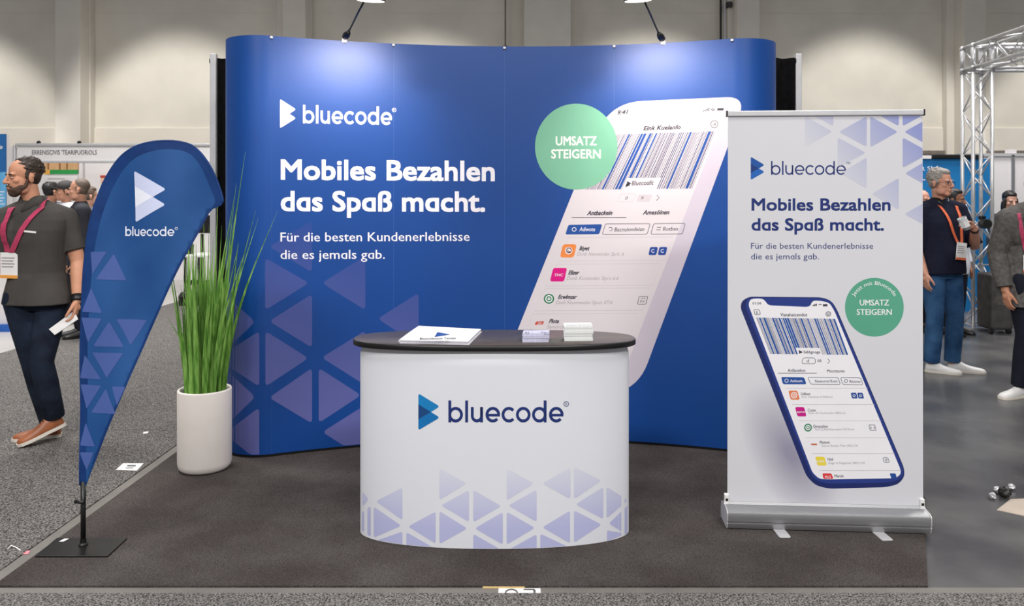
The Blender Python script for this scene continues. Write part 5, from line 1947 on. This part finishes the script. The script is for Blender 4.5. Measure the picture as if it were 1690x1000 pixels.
def shoe(root, heel, toe, upper, sole, laces):
    heel, toe = Vector(heel), Vector(toe)
    f = (toe - heel)
    L = f.length
    f.normalize()
    s = f.cross(Vector((0, 0, 1))).normalized()
    u = s.cross(f)
    st = [(0, .020, .055), (.03, .029, .075), (.1, .033, .092), (.22, .036, .100), (.34, .037, .092), (.46, .040, .074), (.6, .044, .060), (.74, .046, .052), (.86, .043, .046),
          (.94, .036, .040), (.98, .025, .034), (1.0, .014, .026)]
    rs, so = [], []
    n = 14
    for t, w, h in st:
        c = heel + f * (t * L)
        rs.append([c + s * (w * math.copysign(abs(math.cos(a)) ** .7, math.cos(a))) + u * (.016 + (h - .016) * max(0, math.sin(a)) ** .8) for a in [math.pi * k / n for k in range(n + 1)]])
        so.append((t, w + .005))
    me = MB().rings(rs).mesh('shoe')
    sh = link_mesh('shoe', me, upper, root, True)
    left = [heel + f * (t * L + (.004 if t == 1 else -.004 if t == 0 else 0)) + s * w for t, w in so]
    right = [heel + f * (t * L + (.004 if t == 1 else -.004 if t == 0 else 0)) - s * w for t, w in reversed(so)]
    ring = left + right
    MB().rings([[p + u * .001 for p in ring], [p + u * .020 for p in ring]]).build('sole', sole, sh)
    if laces:
        mb = MB()
        for k in range(4):
            t = .32 + .06 * k
            c = heel + f * (t * L) + u * (.100 - .012 * k)
            mb.tube([c - s * .018 - u * .006, c + u * .004, c + s * .018 - u * .006], .0025, 6)
        mb.build('laces', laces, sh)
    return sh


def stand(yaw=0.0, h=1.0, spread=.1, neck=(0, 0)):
    """joints of a relaxed standing figure turned by yaw"""
    R = Matrix.Rotation(yaw, 3, 'Z')
    J = dict(root=(0, 0, 0), neck=(0, .012, 1.50), chest=(0, 0, 1.33), head=(0, -.02, 1.672),
             sa=(-.185, .01, 1.425), sb=(.185, .01, 1.425), ea=(-.235, .03, 1.13), eb=(.235, .03, 1.13), wa=(-.245, -.05, .88), wb=(.245, -.05, .88),
             ha=(-.088, 0, .90), hb=(.088, 0, .90), ka=(-.098, -.015, .50), kb=(.098, -.015, .50), aa=(-.10, .03, .09), ab=(.10, .03, .09),
             heela=(-.10, .09, 0), toea=(-.125, -.18, 0), heelb=(.10, .09, 0), toeb=(.125, -.18, 0))
    return {k: (R @ Vector(v)) for k, v in J.items()}


hair_brown = mat('dark_brown_hair', (52, 38, 30), .55, var=.25, scale=60, bump=.4, bscale=120, stretch=(1, .3, 1))
hair_black = mat('black_hair', (24, 20, 19), .5, var=.25, scale=60, bump=.4, bscale=120)
hair_grey = mat('grey_hair', (150, 143, 136), .6, var=.2, scale=60, bump=.4, bscale=120)
hair_mouse = mat('greying_brown_hair', (104, 88, 76), .6, var=.25, scale=60, bump=.4, bscale=120)
beard_m = mat('dark_beard', (78, 55, 43), .7, var=.3, scale=120, bump=.4, bscale=200)
pink = mat('crimson_lanyard', (186, 60, 96), .6, var=.12, scale=40)
orange = mat('orange_lanyard', (232, 112, 72), .6, var=.1, scale=40)
denim_dark = mat('dark_denim', (18, 22, 34), .85, rgb2=(34, 44, 60), scale=7, detail=5, bump=.25, bscale=30, spec=.15)
denim = mat('mid_blue_denim', (34, 66, 104), .85, rgb2=(62, 100, 142), scale=6, detail=5, bump=.3, bscale=28, spec=.15)
polo = mat('charcoal_polo', (74, 71, 68), .9, var=.12, scale=6, detail=5, bump=.35, bscale=14, spec=.1)
navy_knit = mat('navy_sweater', (32, 34, 50), .9, var=.15, scale=7, bump=.35, bscale=16, spec=.1)
blazer = mat('grey_tweed_blazer', (84, 81, 78), .9, rgb2=(104, 100, 97), scale=40, bump=.3, bscale=14, spec=.1)
darkjack = mat('dark_navy_jacket', (34, 35, 44), .85, var=.2, scale=8, bump=.3, bscale=14)
whiteshirt = mat('white_shirt', (228, 230, 238), .8, var=.04, scale=8, bump=.2, bscale=14)
greyshirt = mat('grey_shirt', (112, 116, 128), .85, var=.1, scale=8)
tan = mat('tan_leather', (150, 88, 54), .4, var=.15, scale=14)
whitesole = mat('off_white_sole', (222, 214, 202), .6, var=.04)
whiteshoe = mat('white_sneaker', (222, 220, 218), .5, var=.05)
darktrouser = mat('dark_trousers', (30, 32, 42), .85, var=.15, scale=8, bump=.2, bscale=20, spec=.15)

# --- the man walking past at left
J = dict(root=(0, 0, 0), neck=(-.03, .0, 1.50), chest=(0, 0, 1.33), head=(-.066, -.03, 1.662),
         sa=(-.168, -.06, 1.395), sb=(.152, .05, 1.395), ea=(-.228, -.02, 1.13), eb=(.222, .06, 1.13), wa=(-.30, -.16, .93), wb=(.262, -.02, .90),
         ha=(-.085, -.03, .90), hb=(.075, .03, .90), ka=(-.015, -.02, .50), kb=(.085, -.10, .52), aa=(.055, .05, .105), ab=(.125, -.03, .16),
         heela=(.105, .075, .011), toea=(-.135, -.035, .011), heelb=(.175, .0, .105), toeb=(-.02, -.16, .015))
root, Jw, tm, hm = person('bearded man in charcoal polo and jeans walking past at left', (fx(62, 4.98), 4.98, 0), J, tyaw=-.2, hyaw=-.66, hpitch=.03, hs=.98, skin_rgb=(206, 148, 118),
       hair=('short', hair_brown), beard=beard_m, top=dict(mat=polo, sleeve=.72, name='polo_shirt', inf=.013, flare=.040), hem=.872, legs=dict(mat=denim_dark, inf=.012),
       shoes=(tan, whitesole, M['black']), lanyard=pink, badge=dict(z=1.20, x=-.09, stripe=mat('amber_stripe', (238, 164, 72), .5), w=.125, h=.16), collar=polo, voxel=.006, lw=.02,
       hands=dict(b=dict(d=(-.05, -.15, -1), n=(-.9, -.3, 0), t=(-.3, -1, 0), curl=.5), a=dict(d=(-.3, -.5, -.8), n=(.8, -.3, .1), t=(.3, -1, 0))), wide=1.0)
w = Jw['wb']
d = (w - Jw['eb']).normalized()
MB().tube([w - d * .03, w - d * .0, w + d * .012], [.036, .037, .036], 20).build('wristband', M['black'], root, smooth=True)
bv = BVHTree.FromPolygons([v.co + Vector(root.location) for v in bpy.data.objects['polo_shirt'].data.vertices], [tuple(p.vertices) for p in bpy.data.objects['polo_shirt'].data.polygons])
R3 = tm.to_3x3()
fw = R3 @ Vector((0, -1, 0))
rs = []
for i in range(7):
    p = tm @ Vector((.02 + .014 * i, 0, 1.335 - .0015 * i))
    h = bv.ray_cast(p + fw * .6, -fw)
    q = h[0] + fw * .003
    rs.append([q + Vector((0, 0, -.006)), q + Vector((0, 0, .006)), q + Vector((0, 0, .006)) + fw * .001, q + Vector((0, 0, -.006)) + fw * .001])
MB().rings(rs).build('chest_print', M['paper'], root)
# folded papers in his hand
pw = w + Vector((-.02, -.03, -.09))
t = thing('folded_paper', 'folded white paper held in the walking man\'s hand', 'paper', pw)
for k in range(2):
    a = Vector((-.11, -.04 - .012 * k, -.085))
    mb = MB()
    q = [pw + Vector((.02, -.005 - .01 * k, .02)), pw + Vector((.045, -.005 - .01 * k, -.03)), pw + a + Vector((.035, 0, -.035)), pw + a]
    mb.rings([q, [v + Vector((.003, -.003, 0)) for v in q]]).build('sheet', M['paper'], t)

# --- grey-haired man at right
Yg = 7.02
s_ = F / Yg
def og(px, y, z):
    return ((px - 1553) / s_, y, z)
J = {k: v for k, v in stand(.35).items()}
J.update(dict(root=Vector((0, 0, 0)), head=Vector((-.02, -.03, 1.675)), neck=Vector((-.01, .0, 1.50)), sa=Vector((-.17, -.03, 1.425)), sb=Vector((.175, .03, 1.42)),
              eb=Vector((.262, -.06, 1.13)), wb=Vector((.150, -.26, 1.285)), ea=Vector((-.235, .0, 1.13)), wa=Vector((-.21, -.13, .89)),
              kb=Vector((.115, -.02, .50)), ab=Vector((.11, .02, .09)), ka=Vector((-.08, -.05, .5)), aa=Vector((-.085, .0, .09)),
              heelb=Vector((.075, .03, 0)), toeb=Vector((.345, -.09, 0)), heela=Vector((-.13, .02, 0)), toea=Vector((.11, -.13, 0)), hb=Vector((.085, .02, .9)), ha=Vector((-.085, -.02, .9))))
root, Jg, tm, hm = person('grey-haired man in glasses, navy sweater and blue jeans, right of the banner', (0 + fx(1553, Yg), Yg, 0), J, tyaw=.3, hyaw=.55, skin_rgb=(206, 150, 126),
       hair=('full', hair_grey), glasses=True, top=dict(mat=navy_knit, sleeve=1.0, name='sweater', inf=.02, flare=.03), hem=.88, legs=dict(mat=denim, inf=.016), shoes=(whiteshoe, whitesole, M['paper']),
       lanyard=orange, badge=dict(z=1.16, x=.03, stripe=orange, tilt=-.1, w=.11, h=.15), collar=M['black'], belly=.05, wide=1.06, voxel=.008,
       hands=dict(b=dict(d=(-.75, -.25, .55), n=(-.35, -.3, -.8), t=(-.2, .3, .8), curl=.55), a=dict(d=(0, -.2, -1))))
p = Jg['wb'] + Vector((-.12, -.055, .045))
t = thing('drink_cup', 'clear plastic cup held by the grey-haired man', 'cup', p - Vector((0, 0, .05)))
c_ = MB().lathe((0, 0, 0), [(.026, -.055), (.028, -.054), (.038, .055), (.0365, .055), (.0265, -.05)], 20)
c_.v = [p + Matrix.Rotation(-.45, 3, 'Y') @ v for v in c_.v]
c_.build('cup_wall', mat('clear_plastic', (232, 234, 236), .15, trans=.6), t, smooth=True)
napkin = MB().rings([[p + Matrix.Rotation(-.45, 3, 'Y') @ Vector((a * .040, b_ * .040, z)) for a, b_ in ((1, 0), (.5, .86), (-.5, .86), (-1, 0), (-.5, -.86), (.5, -.86))] for z in (-.03, .02)])
napkin.build('sleeve', M['paper'], t)
w, e = Jg['wb'], Jg['eb']
d = (w - e).normalized()
MB().tube([w - d * .03, w - d * .01], [.034, .033], 16).build('wristwatch', M['blackmetal'], root, smooth=True)

# --- man in a grey blazer cut by the right edge
Yz = 6.1
J = stand(-.5)
J.update(dict(root=Vector((0, 0, -.05)), head=Vector((.045, -.04, 1.655)), neck=Vector((.02, .0, 1.455)), chest=Vector((0, 0, 1.28)), sa=Vector((-.19, -.05, 1.365)), sb=Vector((.17, .06, 1.365)), ea=Vector((-.232, .02, 1.12)), wa=Vector((-.215, -.06, .84)),
              ka=Vector((-.06, -.06, .5)), aa=Vector((-.055, .02, .09)), heela=Vector((.01, .04, 0)), toea=Vector((-.25, -.06, 0)), ha=Vector((-.08, -.03, .9)),
              kb=Vector((.12, .04, .5)), ab=Vector((.2, .12, .09)), heelb=Vector((.25, .15, 0)), toeb=Vector((.0, .06, 0))))
person('man in grey blazer and white sneakers cut off by the right edge', (fx(1697, Yz), Yz, 0), J, tyaw=-.45, hyaw=-.6, skin_rgb=(196, 138, 108), hair=('full', hair_black),
       top=dict(mat=blazer, sleeve=1.93, name='blazer', inf=.026, flare=.045), hem=.76, legs=dict(mat=darktrouser, inf=.012), shoes=(whiteshoe, whitesole, M['paper']), lanyard=pink,
       badge=dict(z=1.16, x=.0, stripe=orange), collar=blazer, voxel=.008, hands=dict(a=dict(d=(.05, -.15, -1), n=(1, 0, 0))))

# --- visitors further back
def visitor(label, px, Y, ztop, yaw, hy, sk, hair_, top_, legs_=None, **kw):
    k = ztop / 1.80
    J = {a: v * k for a, v in stand(yaw).items()}
    J['head'] = Vector(J['neck']) + Vector((0, -.02, .172 * 1.0))
    dz = ztop - (J['head'].z + .132)
    for a in ('head', 'neck', 'chest', 'sa', 'sb', 'ea', 'eb', 'wa', 'wb'):
        J[a] = J[a] + Vector((0, 0, dz))
    J['root'] = Vector((0, 0, dz + (k - 1) * 1.5 if False else J['neck'].z - 1.50))
    return person(label, (fx(px, Y), Y, 0.012 if px < 800 else 0), J, tyaw=yaw, hyaw=hy, skin_rgb=sk, hair=hair_, top=top_, legs=legs_ or dict(mat=darktrouser), shoes=(M['black'], M['black'], None), voxel=.012, **kw)


visitor('man in dark jacket with pink lanyard looking left, behind the walking man', 130, 8.8, 1.76, -.9, -1.35, (204, 150, 124), ('crop', hair_mouse),
        dict(mat=darkjack, sleeve=1.93, name='jacket', inf=.024), lanyard=pink, collar=M['black'])
visitor('black-haired visitor seen from behind over the walking man\'s shoulder', 88, 10.4, 1.76, 2.9, 2.7, (190, 136, 110), ('full', hair_black), dict(mat=darkjack, sleeve=1.93, name='jacket', inf=.02), eyes=False)
visitor('visitor in white shirt and dark cap behind the man in dark jacket', 107, 9.8, 1.76, -.3, -1.0, (186, 134, 108), ('crop', hair_black), dict(mat=whiteshirt, sleeve=1.9, name='shirt', inf=.02), cap=mat('dark_cap', (60, 56, 56), .8, var=.1))
visitor('grey-brown-haired visitor seen from behind, beside the feather flag', 151, 10.2, 1.70, 2.6, 2.4, (206, 156, 132), ('full', hair_mouse), dict(mat=greyshirt, sleeve=1.9, name='shirt', inf=.02), eyes=False)
visitor('dark-haired visitor in white top between grey-haired man and truss', 1576, 9.0, 1.66, .6, .9, (150, 102, 80), ('full', hair_black), dict(mat=whiteshirt, sleeve=1.9, name='shirt', inf=.02))
visitor('visitor in dark jacket half hidden by the banner edge', 1521, 9.3, 1.66, .2, .4, (204, 150, 128), ('crop', hair_mouse), dict(mat=darkjack, sleeve=1.93, name='jacket', inf=.02))
visitor('woman with long dark hair behind the blazer man', 1666, 10.3, 1.65, -.1, -.05, (208, 160, 140), ('full', hair_black), dict(mat=darkjack, sleeve=1.93, name='jacket', inf=.015), long_hair=True, wide=.9, hpitch=.15)
